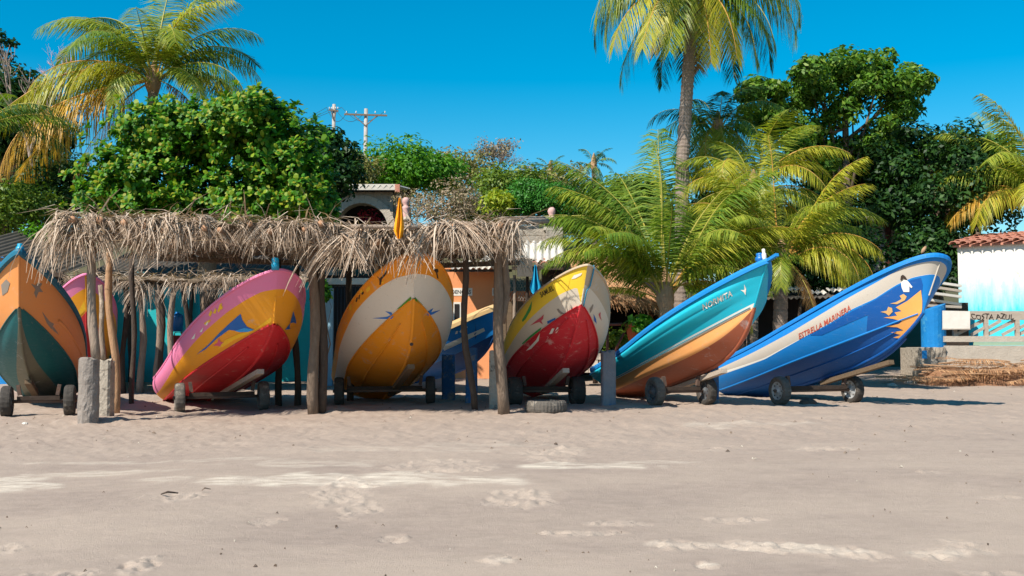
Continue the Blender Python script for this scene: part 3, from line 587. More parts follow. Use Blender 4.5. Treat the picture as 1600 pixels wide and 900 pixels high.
pillar(737, 21.2, 545, 18, M['blue_worn'], 'shaded blue grey pillar beside the thin curved post', 'blue_pillar', grp='painted mooring pillars')
pillar(772, 19.4, 549, 15, M['rough_stone'], 'narrow grey pillar beside the forked post')
pillar(950, 20.2, 549, 22, M['blue_grey'], 'square weathered grey pillar with faint blue paint at the stern of the turquoise boat')
pillar(1113, 20.9, 572, 16, M['blue_worn'], 'short blue pillar by the far wheel of the turquoise boat', 'blue_pillar', grp='painted mooring pillars')

# ------------------------------------------------------------------ thatched shelters
def straw_bundle(n=30, ln=.8, seed=0):
    r_ = np.random.default_rng(seed); V = []
    sw = r_.normal(0, .75)
    for i in range(n):
        t0 = r_.random(); p = np.array([r_.normal(0, .10), .25-.3*t0, .03+.05*r_.random()]); d = np.array([sw*.8+r_.normal(0, .28), -.8-.3*r_.random(), .2*r_.random()]); d /= np.linalg.norm(d)
        l = ln*r_.uniform(.35, 1.2); w = r_.uniform(.007, .018); k = 6; wd = np.array([1, r_.normal(0, .5), 0.]); wd /= np.linalg.norm(wd); pts = [p.copy()]; v = d.copy()
        for j in range(k):
            v = v+np.array([sw*.06+r_.normal(0, .05), 0, -.30]); v[1] *= .72; v /= np.linalg.norm(v); p = p+v*l/k; pts.append(p.copy())
        for j in range(k):
            a, b = w*(1-.75*j/k), w*(1-.75*(j+1)/k); V.append([pts[j]-wd*a, pts[j]+wd*a, pts[j+1]+wd*b, pts[j+1]-wd*b])
    return np.array(V)
def bundle_mesh(n, ln, seed, m=None):
    V = straw_bundle(n, ln, seed); nq = len(V); k = nq//n
    me = bpy.data.meshes.new('dry_frond'); vs = []; fs = []
    for s in range(n):     # each straw one connected island
        q = V[s*k:(s+1)*k]; b = len(vs); vs += [q[0][0], q[0][1]]
        for j in range(k): vs += [q[j][3], q[j][2]]; fs.append((b+2*j, b+2*j+1, b+2*j+3, b+2*j+2))
    me.from_pydata([tuple(v) for v in vs], [], fs); me.materials.append(m or M['straw']); me.update(); return me
BUNDLES = [bundle_mesh(24, .9, 100+i) for i in range(16)]
def hang(root, a, b, n, s0, s1, out, lift=.0, jz=.08):
    """hang dry fronds one by one along an eave a-b; out = outward direction"""
    a, b = Vector(a), Vector(b); base = math.atan2(out.y, out.x)+PI/2
    for i in range(n):
        t = (i+random.random())/n; me = BUNDLES[random.randrange(len(BUNDLES))]
        o = bpy.data.objects.new('dry_frond', me); COL.objects.link(o); o.parent = root
        p = a+(b-a)*t+Vector((0, 0, lift+random.uniform(-jz, jz)))-Vector(out)*random.uniform(-.05, .2)
        s = random.uniform(s0, s1)*(.9+1.3*float(vn(t*11, a.x*3, 17))); o.location = p-wloc(root); o.rotation_euler = (random.uniform(-.25, .1), random.uniform(-.2, .2), base+random.gauss(0, .5)); o.scale = (s*random.choice((-1, 1)), s, s)
def slab(root, c, th=.2, name='thatch'):
    """lumpy thatch bed; c = four corners front-left, front-right, back-right, back-left"""
    c = [np.array(v) for v in c]; nu, nv = 46, 26; T = []; Bm = []
    for j in range(nv):
        b = j/(nv-1); ra = []; rb = []
        for i in range(nu):
            a = i/(nu-1); p = (c[0]*(1-a)+c[1]*a)*(1-b)+(c[3]*(1-a)+c[2]*a)*b; e = min(1, 6*min(a, 1-a, b, 1-b)+.15)
            ra.append(p+np.array([0, 0, .14*float(vn(i*.5, j*.5, 41))*e])); rb.append(p-np.array([0, 0, th*e+.12*float(vn(i*.6, j*.6, 43))]))
        T.append(ra); Bm.append(rb)
    mb = MB(); mb.grid(T); mb.grid(Bm, flip=True)
    for X in ((T[0], Bm[0]), (Bm[-1], T[-1])): mb.grid([X[1], X[0]])
    for k in (0, -1): mb.grid([[r_[k] for r_ in Bm], [r_[k] for r_ in T]], flip=k == -1)
    mb.build(name, M['straw_mass'], root, smooth=True)
def loose(root, c, n, z=.05, name='loose_straw', under=False):
    c = [Vector(v) for v in c]; S = []
    for _ in range(n):
        a, b = random.random(), random.random()**1.8; p = (c[0]*(1-a)+c[1]*a)*(1-b)+(c[3]*(1-a)+c[2]*a)*b; d = Vector((random.gauss(0, .9), random.gauss(-.4, .7), random.gauss(.05, .16))).normalized(); l = random.uniform(.3, .9)
        w = d.cross(Vector((random.gauss(0, .3), random.gauss(0, .3), 1))).normalized()*random.uniform(.006, .014); p = p+Vector((0, 0, z+random.uniform(-.03, .06) if not under else -.22-random.random()*.12)); m_ = p+d*l*.5+Vector((0, 0, .03)); e = p+d*l-Vector((0, 0, random.uniform(0, .22)))
        S.append([p-w, p+w, m_+w*.9, m_-w*.9]); S.append([m_-w*.9, m_+w*.9, e+w*.2, e-w*.2])
    stuff(quads_mesh(name, np.array([[tuple(v) for v in s] for s in S]), 4, M['straw'], root))
def rafters(root, c, n, z=-.2, over=.12, r=.05):
    c = [Vector(v) for v in c]
    for i in range(n):
        a = (i+.3+random.random()*.4)/n; p = c[0]*(1-a)+c[1]*a; q_ = c[3]*(1-a)+c[2]*a; d = (p-q_).normalized(); rr = r*random.uniform(.8, 1.25)
        log(q_+Vector((0, 0, z)), p+d*over*random.uniform(.2, 1.6)+Vector((random.uniform(-.1, .1), 0, z+random.uniform(0, .24))), rr, rr, M['bark'], 'rafter', root, .03, 9, 6, M['cut_wood'])
# left shelter
t = thing('palm_shelter', 'long palm thatched shelter over the pink boat, on the left', 'shelter', g3(300, 19))
cl = (at(90, 340, 17.0), at(528, 355, 17.2), at(560, 351, 17.2)+Vector((0, 5.2, .05)), at(85, 340, 17.0)+Vector((0, 5.2, .0)))
slab(t, cl, .2); loose(t, cl, 900); loose(t, cl, 500, under=True)
for e in range(2): MB().beam(Vector(cl[0])+Vector((.1, .55+e*4, -.26)), Vector(cl[1])+Vector((0, .55+e*4, -.26)), .11, .1).build('cross_beam', M['bark'], t)
rafters(t, cl, 11)
hang(t, cl[0], cl[1], 74, .5, .82, Vector((0, -1, 0)), .0); hang(t, cl[0]+Vector((0, .12, -.1)), cl[1]+Vector((0, .12, -.1)), 34, .5, .8, Vector((0, -1, 0)), -.05)
hang(t, cl[3], cl[0], 34, .5, .75, Vector((-1, 0, 0)))
hang(t, at(95, 352, 17.05), at(150, 352, 17.05), 14, .85, 1.15, Vector((-.5, -1, 0)).normalized(), -.1)
hang(t, cl[2], cl[3], 22, .4, .6, Vector((0, 1, 0)))
log(Vector((at(150, 561, 17.3).x, 17.3, at(0, 562, 17.3).z)), at(139, 352, 17.4), .075, .06, M['bark_pale'], 'post', t, .03)
log(Vector((at(162, 561, 18.6).x, 18.6, at(0, 562, 18.6).z)), at(157, 445, 18.5), .045, .04, M['bark_pale'], 'post', t, .02)
log(g3(184, 19.2)-Vector((0, 0, .1)), at(172, 385, 18.9), .068, .058, M['bark_orange'], 'post', t, .07)
log(g3(491, 18.6)-Vector((0, 0, .1)), at(485, 350, 18.0), .095, .075, M['bark'], 'post', t, .06)
log(g3(503, 18.75)-Vector((0, 0, .1)), at(504, 352, 18.1), .08, .07, M['bark_dark'], 'post', t, .05)
for px, Y in ((437, 21.3), (466, 21.0), (208, 21.5)): log(g3(px, Y)-Vector((0, 0, .1)), at(px-2, 400, Y), .068 if px > 300 else .05, .05, M['bark_dark'], 'post', t, .05)
log(at(140, 400, 17.5), at(185, 352, 18.8), .05, .045, M['bark'], 'brace', t, .02); log(at(489, 440, 18.3), at(455, 362, 18.0), .05, .04, M['bark'], 'brace', t, .02)
# right shelter
t = thing('palm_shelter', 'shorter ragged thatched shelter over the orange and off-white boat', 'shelter', g3(650, 19))
cr = (at(530, 363, 17.2), at(800, 353, 17.4), at(812, 346, 17.4)+Vector((0, 5, 0)), at(562, 357, 17.2)+Vector((0, 5, 0)))
slab(t, cr, .16); loose(t, cr, 600); loose(t, cr, 400, under=True)
for e in range(2): MB().beam(Vector(cr[0])+Vector((.1, .6+e*3.8, -.24)), Vector(cr[1])+Vector((.15, .6+e*3.8, -.24)), .1, .1).build('cross_beam', M['bark'], t)
rafters(t, cr, 7)
hang(t, cr[0], at(606, 360, 17.3), 18, .7, 1.15, Vector((0, -1, 0)), -.05); hang(t, at(640, 358, 17.3), at(690, 356, 17.3), 13, .42, .62, Vector((0, -1, 0)), .02); hang(t, at(685, 356, 17.3), at(740, 355, 17.3), 13, .75, 1.15, Vector((0, -1, 0)), .02); hang(t, at(690, 356, 17.25), at(722, 356, 17.25), 4, 1.05, 1.3, Vector((0, -1, 0)), .0); hang(t, at(735, 355, 17.3), cr[1], 14, .55, .95, Vector((0, -1, 0)), .02)
hang(t, cr[0]+Vector((0, .15, -.1)), cr[1]+Vector((0, .15, -.1)), 18, .35, .55, Vector((0, -1, 0)), -.05); hang(t, cr[1], cr[2], 20, .5, .8, Vector((1, 0, 0)))
log(at(548, 354, 17.0), at(652, 355, 17.1), .035, .03, M['bark_pale'], 'ridge_pole', t, .02); log(at(790, 347, 17.5), at(855, 345, 21), .06, .05, M['bark_pale'], 'ridge_pole', t, .02); log(at(785, 343, 17.6), at(850, 341, 21), .05, .04, M['bark_pale'], 'ridge_pole', t, .02)
log(g3(788, 18.4)-Vector((0, 0, .1)), at(776, 352, 18.0), .1, .075, M['bark'], 'post', t, .05); log(at(784, 505, 18.25), at(796, 352, 18.0), .06, .05, M['bark'], 'post', t, .06)
log(g3(743, 19.0)-Vector((0, 0, .1)), at(723, 360, 18.2), .06, .05, M['bark_dark'], 'post', t, .10)
log(g3(548, 22)-Vector((0, 0, .1)), at(546, 400, 22), .07, .06, M['bark_dark'], 'post', t, .03)
# back shelter
t = thing('palm_shelter', 'low thatched shelter in shade against the teal house', 'shelter', g3(280, 25.5))
cb = (at(100, 438, 24.8), at(470, 438, 24.8), at(470, 432, 24.8)+Vector((0, 2.0, .1)), at(100, 432, 24.8)+Vector((0, 2.0, .1)))
slab(t, cb, .14); loose(t, cb, 300); hang(t, cb[0], cb[1], 56, .4, .75, Vector((0, -1, 0)))
for px, m, lean in ((222, 'bark_pale', -2), (246, 'bark_pale', 0), (268, 'bark_pale', 4), (196, 'bark_dark', 0), (256, 'bark_dark', -6), (300, 'bark_dark', -14), (322, 'bark_dark', 2), (352, 'bark_pale', 0)):
    log(g3(px, 25.2)-Vector((0, 0, .1)), at(px+lean, 442, 25.0), .085 if px in (222, 268) else .06, .06, M[m], 'post', t, .06)
hang(t, at(205, 448, 24.9), at(238, 448, 24.9), 7, .7, 1.0, Vector((0, -1, 0)))
# ------------------------------------------------------------------ vegetation
def frond_arrays(o, az, el, L, droop, hang_=.5, nl=64, wl=.24, r_=None, w=.022, ns=16, twist=0.):
    """coconut frond: returns rachis points and leaflet strips (n, 5, 3)"""
    r_ = r_ or rng; o = np.array(o); h = np.array([math.cos(az), math.sin(az), 0]); P = [o]; T = []
    cv = r_.normal(0, .22); wob = r_.normal(0, .06, 3)
    for i in range(ns):
        t = (i+.5)/ns; e = el-droop*t**1.25+wob[0]*math.sin(t*7+wob[1]*40); a_ = az+cv*t*t; h = np.array([math.cos(a_), math.sin(a_), 0]); d = h*math.cos(e)+np.array([0, 0, math.sin(e)]); T.append(d); P.append(P[-1]+d*L/ns)
    P = np.array(P); T = np.array(T+[T[-1]]); t = np.linspace(.14, .995, nl); idx = t*ns; i0 = np.minimum(idx.astype(int), ns-1); f = (idx-i0)[:, None]
    B = P[i0]*(1-f)+P[i0+1]*f; Tn = T[i0]; side0 = np.cross(h, [0, 0, 1.]); V = []
    for s in (-1, 1):
        n = np.cross(Tn, side0*1.0); ct, st = math.cos(twist), math.sin(twist); sd = side0*s*ct+n*s*st
        ll = L*wl*np.sin(PI*(.12+.80*t))**.7*r_.uniform(.78, 1.12, nl); fw = .45+.5*t; d = sd+Tn*fw[:, None]+n*.18+r_.normal(0, .10, (nl, 3)); d /= np.linalg.norm(d, axis=1, keepdims=True)
        g = np.array([0, 0, -1.]); hl = hang_*r_.uniform(.75, 1.25, nl)[:, None]
        p1 = B+d*(ll*.5)[:, None]+g*hl*(ll*.25)[:, None]; dd = d+g*hl*1.5; dd /= np.linalg.norm(dd, axis=1, keepdims=True); p2 = p1+dd*(ll*.5)[:, None]
        wv = Tn*.8+n*.25; wv /= np.linalg.norm(wv, axis=1, keepdims=True); ww = (w*r_.uniform(.8, 1.2, nl)*(L/4)**.5)[:, None]
        keep = r_.random(nl) > .07+.10*(r_.random()+np.sin(t*9+r_.uniform(0, 6)) > 1.2); V.append(np.stack([B-wv*ww*.6, B+wv*ww*.6, p1+wv*ww, p2, p1-wv*ww], 1)[keep])
    return P, np.concatenate(V)
def frond(root, o, az, el, L, droop, m, mr, **k):
    P, V = frond_arrays(o, math.radians(az), math.radians(el), L, math.radians(droop), **k); mb = MB(); n = len(V)
    r0 = .032*(L/4); mb.tube(P, [r0*(1-.88*i/(len(P)-1)) for i in range(len(P))], 5, 1)
    b = mb.n; mb.v.append(V.reshape(-1, 3)); mb.n += n*5
    for i in range(n):
        q = b+i*5; mb.f.append([q, q+1, q+2, q+4]); mb.m.append(0); mb.f.append([q+4, q+2, q+3]); mb.m.append(0)
    return mb.build('frond', [m, mr], root)
def palm_trunk(root, pts, r0, r1, m, rings=70):
    pts = [Vector(p) for p in pts]; k = rings*2; out = []; rad = []
    for i in range(k+1):
        t = i/k*(len(pts)-1); j = min(int(t), len(pts)-2); f = t-j; out.append(pts[j]*(1-f)+pts[j+1]*f); q = i/k; rad.append((r0+(r1-r0)*q+r0*.5*max(0, 1-q*9)**2)*(1+.05*(i % 2)+.03*math.sin(i*1.7)))
    MB().tube(out, rad, 14, 0, .05).build('trunk', m, root, smooth=False)
def palm(label, base, crown, r0, fronds, r1=None, tm='palm_bark', nuts=0, seed=0, via=None, grp='coconut palms', **kw):
    global rng
    t = thing('coconut_palm', label, 'palm tree', base, grp); random.seed(seed)
    pts = [Vector(base)-Vector((0, 0, .3))]+[Vector(v) for v in (via or [])]+[Vector(crown)]
    palm_trunk(t, pts, r0, r1 or r0*.75, M[tm], max(12, int((Vector(crown)-Vector(base)).length*9)))
    c = Vector(crown)
    MB().lathe([(r0*.8, -.35), (r0*1.15, -.1), (r0*1.0, .15), (r0*.5, .5), (0, .7)], c, (0, 0, 1), 10, 0, lambda i, j: 1+.15*math.sin(j*2.2+i)).build('crown_shaft', M['bark_orange'], t, True)
    for (az, el, L, dr, mk, *rest) in fronds:
        a = math.radians(az); o = c+Vector((math.cos(a)*r0*.6, math.sin(a)*r0*.6, random.uniform(-.1, .25)))
        k2 = dict(kw); k2.update(rest[0] if rest else {})
        frond(t, o, az, el, L, dr, M['frond_'+mk], M['rachis_orange'] if mk in ('orange', 'yellow') else M['rachis'], **k2)
    for i in range(nuts):
        th = random.uniform(0, 6.3); MB().lathe([(0, -.14), (.08, -.11), (.11, 0), (.08, .1), (0, .13)], c+Vector((math.cos(th)*.3, math.sin(th)*.3, random.uniform(-.3, .0))), (0, 0, 1), 10).build('coconut', M['coconut'], t, True)
    return t
def auto_fronds(n, L, seed, mks, el=(70, -35), dr=(50, 100), jL=.15):
    r = random.Random(seed); out = []
    for i in range(n):
        q = i/(n-1); out.append((i*137.5+r.uniform(-15, 15), el[0]+(el[1]-el[0])*q+r.uniform(-8, 8), L*(1+r.uniform(-jL, jL)), dr[0]+(dr[1]-dr[0])*(1-abs(q-.4))+r.uniform(-8, 8), mks[min(int(q*len(mks)), len(mks)-1)], dict(hang_=.35+.7*q)))
    return out
def clumps(c, R, n, r, seed, gaps=0.0, flat=1.0, lo=-.5):
    """clump centres over an uneven crown"""
    r_ = np.random.default_rng(seed); out = []
    while len(out) < n:
        d = r_.normal(size=3); d /= np.linalg.norm(d)
        if d[2] < lo: continue
        k = r_.uniform(.35, 1.0)**.6*(1+.35*float(vn(d[0]*2+seed, d[2]*2+d[1], seed)))
        out.append(np.array(c)+d*np.array(R)*k)
    return np.array(out), r*r_.uniform(.6, 1.35, n)
def leaf_cloud(cc, cr, c0, per, size, seed, up=.5, aspect=.5):
    r_ = np.random.default_rng(seed); n = len(cc)*per; ci = np.repeat(np.arange(len(cc)), per)
    d = r_.normal(size=(n, 3)); d /= np.linalg.norm(d, axis=1, keepdims=True); rad = r_.uniform(.3, 1, n)**.5
    p = cc[ci]+d*(cr[ci]*rad)[:, None]*np.array([1.1, 1.1, .8])
    nrm = d*.8+np.array([0, 0, up])+r_.normal(0, .45, (n, 3)); nrm /= np.linalg.norm(nrm, axis=1, keepdims=True)
    a = np.cross(nrm, r_.normal(size=(n, 3))); a /= np.linalg.norm(a, axis=1, keepdims=True); b = np.cross(nrm, a)
    l = size*r_.uniform(.6, 1.3, n)[:, None]; w = l*aspect
    return np.stack([p-a*l*.5, p-b*w*.5+a*l*.08+nrm*l*.06, p+a*l*.5-nrm*l*.1, p+b*w*.5+a*l*.08+nrm*l*.06], 1)
def tree(name, label, cat, base, c, R, n, r, per, size, m, seed, trunk=.2, bark='bark', up=.5, aspect=.5, grp=None, limbs=9, lo=-.5, extra=None):
    t = thing(name, label, cat, base, grp); cc, cr = clumps(c, R, n, r, seed, lo=lo)
    if extra is not None: cc = np.concatenate([cc, extra[0]]); cr = np.concatenate([cr, extra[1]])
    quads_mesh('crown', leaf_cloud(cc, cr, c, per, size, seed+1, up, aspect), 4, M[m], t)['kind'] = 'stuff'
    if trunk:
        b = Vector(base); top = Vector(c)-Vector((0, 0, R[2]*.35)); mb = MB(); random.seed(seed)
        mid = b+(top-b)*.5+Vector((random.uniform(-.3, .3), random.uniform(-.2, .2), 0)); mb.tube([b-Vector((0, 0, .3)), b+(mid-b)*.3, mid, top], [trunk*1.35, trunk, trunk*.85, trunk*.6], 9, 0, .1)
        mb.build('trunk', M[bark], t, True)
        for i in range(limbs):
            e = Vector(cc[(i*7) % len(cc)]); s = mid+(top-mid)*random.random(); q = s+(e-s)*.5+Vector((random.uniform(-.2, .2), 0, random.uniform(-.1, .3)))
            MB().tube([s, q, e], [trunk*.42, trunk*.28, trunk*.1], 6, 0, .1).build('limb', M[bark], t, True)
    return t
def ell(px, py, Y, rx, ry, deep=None):
    k = Y/F; return at(px, py, Y), (rx*k, deep or rx*k*.8, ry*k)
# --- almond tree with single leaf rosettes
def almond():
    Y = 27.5; c, R = ell(318, 258, Y, 205, 118, 2.6); t = thing('almond_tree', 'big leafy sea almond tree rising behind the left shelter', 'tree', Vector((c.x, Y+.5, .1)))
    r_ = np.random.default_rng(5); leaves = []
    for i in range(11):
        a = 2*PI*i/11+r_.normal(0, .2); e = r_.uniform(.05, .75) if i % 2 else r_.uniform(.4, 1.0); l = r_.uniform(.16, .27); d = np.array([math.cos(a)*math.cos(e), math.sin(a)*math.cos(e), math.sin(e)]); s = np.array([-math.sin(a), math.cos(a), 0]); n = np.cross(d, s); n = n if n[2] > 0 else -n
        leaves.append([d*.02, d*l*.55-s*l*.22+n*.015, d*l*.85-s*l*.24-n*.01, d*l*1.02-n*.04, d*l*.85+s*l*.24-n*.01, d*l*.55+s*l*.22+n*.015])
    leaves = np.array(leaves); fc = [(0, 1, 5), (1, 2, 4, 5), (2, 3, 4)]
    # rosette positions over lumpy crown lobes
    lob = [(a_*.93, b_+6, c_*.95, d_*.93) for a_, b_, c_, d_ in [(-120, 20, 75, 75), (-70, -52, 80, 50), (20, -52, 95, 58), (60, -62, 60, 40), (120, -30, 90, 75), (165, 25, 55, 68), (60, 30, 120, 80), (-60, 30, 110, 80), (-140, 60, 60, 50), (110, 60, 100, 55), (0, 75, 150, 40), (100, -76, 38, 36), (185, 60, 40, 50)]]
    P = []; D = []
    for k in range(5600):
        l = lob[r_.integers(len(lob))]; kk = Y/F; cc = np.array(at(318+l[0], 255+l[1], Y)); cc[1] += r_.normal(0, .5); d = r_.normal(size=3); d /= np.linalg.norm(d)
        if d[1] > .75: continue
        q = r_.uniform(.45, 1.03); P.append(cc+d*np.array([l[2]*kk, 1.5, l[3]*kk])*q); dd = d*.8+np.array([-.15, -.25, .75])+r_.normal(0, .25, 3); D.append(dd/np.linalg.norm(dd))
    P = np.array(P); D = np.array(D); order = np.argsort(P[:, 1])
    me = bpy.data.meshes.new('leaf_cluster'); me.from_pydata([tuple(v) for v in leaves.reshape(-1, 3)], [], [tuple(i*6+j for j in f) for i in range(len(leaves)) for f in fc]); me.materials.append(M['almond']); me.update()
    tw = wloc(t)
    for i in order[:300]:
        o = bpy.data.objects.new('leaf_cluster', me); COL.objects.link(o); o.parent = t; o.location = Vector(P[i])-tw; o.rotation_mode = 'QUATERNION'
        o.rotation_quaternion = Vector(D[i]).to_track_quat('Z', 'Y') @ Matrix.Rotation(r_.uniform(0, 6.28), 3, 'Z').to_quaternion(); s = r_.uniform(.62, 1.02); o.scale = (s, s, s)
    V = []
    for i in order[300:]:
        Rm = np.array((Vector(D[i]).to_track_quat('Z', 'Y') @ Matrix.Rotation(r_.uniform(0, 6.28), 3, 'Z').to_quaternion()).to_matrix()); V.append((leaves*r_.uniform(.62, 1.02)) @ Rm.T+P[i])
    V = np.concatenate(V); stuff(quads_mesh('crown', V, 6, M['almond'], t, faces=fc))
    b = Vector((c.x, Y+.5, .1)); MB().tube([b-Vector((0, 0, .3)), b+Vector((.1, 0, 1.5)), b+Vector((.0, 0, 3.2)), b+Vector((.3, 0, 5))], [.3, .24, .22, .16], 10, 0, .1).build('trunk', M['bark'], t, True)
    for i in range(14):
        e = Vector(P[(i*131) % len(P)]); s = b+Vector((0, 0, 2.8+1.6*random.random())); MB().tube([s, s+(e-s)*.5+Vector((0, 0, .2)), e], [.1, .07, .03], 6, 0, .1).build('limb', M['bark'], t, True)
almond()
# --- palms
Y = 33.0
palm('coconut palm with arching fronds rising behind the almond tree', Vector((at(225, 0, Y).x, Y, .8)), at(240, 128, Y), .2, [
    (185, 78, 3.6, 95, 'mid'), (175, 62, 3.8, 120, 'mid'), (160, 55, 3.9, 130, 'green'), (190, 40, 4.4, 120, 'yellow', dict(hang_=.9)), (196, 8, 5.0, 62, 'yellow', dict(hang_=1.0, wl=.28)), (205, -8, 5.6, 68, 'orange', dict(hang_=1.0, wl=.28)),
    (100, 80, 4.0, 70, 'green'), (80, 85, 4.2, 40, 'mid'), (10, 82, 4.3, 55, 'mid'), (350, 68, 3.9, 95, 'green'), (15, 50, 3.7, 110, 'mid'), (345, 35, 3.5, 105, 'green', dict(hang_=.9)), (5, 18, 3.4, 85, 'yellow', dict(hang_=.9)),
    (270, 70, 3.4, 90, 'mid'), (240, 60, 3.5, 120, 'green'), (300, 60, 3.5, 120, 'mid'), (230, 30, 3.2, 110, 'yellow'), (320, 10, 3.0, 80, 'mid'), (150, 70, 4.2, 80, 'dark'), (130, 45, 4.4, 90, 'dark'), (40, 60, 4.3, 90, 'dark'), (60, 40, 4, 90, 'dark'),
    (205, 66, 3.9, 110, 'mid'), (330, 75, 4.0, 85, 'yellow'), (178, 20, 3.9, 95, 'mid', dict(hang_=1.0)), (188, -18, 5.4, 50, 'orange', dict(hang_=1.0)), (255, 20, 2.6, 110, 'mid'), (196, -38, 3.8, 40, 'brown', dict(hang_=1.1)), (345, -20, 2.6, 60, 'brown')], seed=1, nl=120, wl=.27, w=.019)
Y = 31.5
palm('tall coconut palm with slender ringed trunk and drooping fronds against the sky', Vector((at(1058, 0, Y).x, Y, .2)), at(1084, -28, Y), .215, [
    (182, 30, 3.91, 128, 'mid', dict(hang_=1.3)), (190, 8, 3.79, 105, 'mid', dict(hang_=1.3)), (200, -8, 3.58, 72, 'yellow', dict(hang_=1.2)), (222, -22, 3.47, 55, 'yellow', dict(hang_=1.2)), (240, -38, 3.26, 45, 'mid', dict(hang_=.9)), (165, 18, 3.91, 110, 'dark', dict(hang_=1.2)),
    (358, 32, 4.02, 128, 'mid', dict(hang_=1.3)), (350, 15, 3.91, 110, 'mid', dict(hang_=1.3)), (330, -15, 3.47, 70, 'green', dict(hang_=1.2)), (312, -45, 3.14, 40, 'yellow', dict(hang_=.9)), (290, -62, 2.93, 24, 'yellow', dict(hang_=.8)), (20, 0, 3.69, 95, 'dark', dict(hang_=1.2)), (40, -30, 3.26, 60, 'dark', dict(hang_=1.2)), (120, -40, 3.26, 55, 'dark'), (90, -55, 3.04, 40, 'dark'),
    (200, -52, 2.79, 26, 'brown'), (70, -62, 2.79, 20, 'brown'), (270, 60, 3.47, 60, 'mid'), (180, 65, 3.69, 60, 'green'), (0, 62, 3.69, 60, 'green'), (100, 60, 3.69, 60, 'green'), (230, 45, 3.47, 90, 'mid'), (310, 45, 3.47, 90, 'mid'), (150, -20, 3.69, 70, 'green', dict(hang_=1.2)), (340, -35, 3.26, 50, 'green', dict(hang_=1.2))], r1=.16, nuts=7, seed=2, via=[at(1066, 260, Y)], nl=120, wl=.29, w=.021)
Y = 26.0
palm('young coconut palm with long green fronds springing from near the ground', g3(1040, Y), at(1040, 462, Y), .2, [
    (178, 70, 3.7, 80, 'green'), (184, 62, 3.4, 88, 'mid'), (170, 56, 3.2, 92, 'green'), (190, 56, 3.0, 88, 'mid'), (205, 58, 2.6, 85, 'green'), (155, 50, 3.0, 85, 'green'), (176, 24, 2.6, 62, 'mid', dict(hang_=.6, wl=.13)), (175, 78, 4.1, 60, 'green'),
    (120, 76, 4.1, 45, 'green'), (100, 88, 3.9, 8, 'mid', dict(wl=.10)), (92, 82, 4.2, 18, 'green'), (20, 76, 4.0, 52, 'mid'), (8, 68, 3.9, 62, 'mid'), (352, 60, 3.6, 75, 'yellow'), (0, 48, 3.3, 70, 'green'), (30, 56, 3.8, 68, 'green'),
    (345, 28, 2.5, 118, 'yellow', dict(hang_=1.1)), (325, 36, 2.8, 88, 'mid'), (240, 62, 3.0, 82, 'green'), (270, 68, 3.2, 70, 'green'), (300, 60, 3.0, 80, 'mid'), (215, 66, 3.2, 78, 'mid'), (150, 64, 3.8, 70, 'green'), (60, 66, 4.0, 60, 'green'), (188, 74, 3.9, 66, 'mid'), (355, 74, 4.0, 48, 'green'), (340, 8, 2.2, 70, 'green', dict(hang_=.8))], tm='bark_orange', seed=3, nl=120, hang_=.55, wl=.27, w=.017)
Y = 26.6
palm('coconut palm with yellow drooping fronds between the two blue boats', g3(1213, Y), at(1222, 412, Y), .2, [
    (110, 88, 3.3, 10, 'yellow', dict(wl=.16)), (150, 80, 3.1, 55, 'mid'), (175, 68, 3.0, 80, 'yellow'), (182, 52, 2.6, 95, 'mid', dict(hang_=.9)), (195, 36, 2.4, 95, 'yellow', dict(hang_=1.0)), (10, 74, 3.1, 70, 'yellow'), (0, 60, 2.9, 88, 'mid'), (350, 44, 2.5, 95, 'yellow', dict(hang_=1.0)), (346, 32, 2.7, 118, 'yellow', dict(hang_=1.1, wl=.32)), (320, 40, 2.5, 135, 'yellow', dict(hang_=.9, wl=.34)), (255, 15, 1.8, 100, 'mid', dict(hang_=.9)),
    (285, 70, 2.6, 85, 'mid'), (230, 66, 2.6, 95, 'mid'), (30, 58, 2.9, 80, 'green'), (60, 66, 3.0, 65, 'mid'), (130, 60, 3.0, 75, 'mid'), (215, 5, 1.9, 75, 'yellow', dict(hang_=1.0)), (355, 10, 2.4, 70, 'mid', dict(hang_=1.0)), (325, 5, 2.0, 80, 'yellow', dict(hang_=1.0)), (200, 75, 3.2, 60, 'yellow'), (340, 78, 3.2, 55, 'yellow'), (205, -35, 1.9, 40, 'brown'), (300, -40, 1.7, 40, 'brown')], seed=4, nl=110, wl=.28, w=.017)
Y = 31.0
palm('golden crowned coconut palm behind the turquoise boat, crown highest of the low palms', g3(1172, Y), at(1178, 300, Y), .19, auto_fronds(24, 2.7, 5, ['mid', 'yellow', 'yellow', 'mid', 'yellow'], (80, -20)), seed=5, nl=100, wl=.28, w=.018)
Y = 34.0
palm('dark coconut palm in front of the tall broad tree', g3(1130, Y), at(1122, 205, Y), .2, auto_fronds(26, 2.3, 6, ['dark', 'green', 'green', 'mid', 'yellow'], (80, -50), (70, 130)), seed=6, nl=70, wl=.3)
Y = 34.5
palm('coconut palm leaning in at the right edge with orange fronds over the tiled roof', g3(1690, Y), at(1640, 318, Y), .2, [
    (180, 55, 3.94, 100, 'mid', dict(hang_=1.0)), (175, 40, 3.81, 110, 'yellow', dict(hang_=1.0)), (190, 18, 3.69, 70, 'orange', dict(hang_=.7)), (200, 35, 3.57, 110, 'yellow', dict(hang_=1.0)), (170, 70, 4.18, 75, 'mid'), (120, 80, 4.43, 55, 'mid'), (150, 62, 4.18, 95, 'green'), (210, 60, 3.69, 95, 'mid'), (230, 45, 3.44, 110, 'yellow'), (260, 55, 3.44, 90, 'mid'), (0, 55, 3.94, 90, 'mid'), (330, 50, 3.69, 95, 'green'), (60, 60, 3.94, 80, 'green'), (160, 25, 3.94, 100, 'mid', dict(hang_=1.1)), (183, 84, 4.18, 50, 'yellow'), (300, 10, 3.20, 90, 'mid')], seed=7, nl=110, wl=.27, w=.018)
Y = 29.0
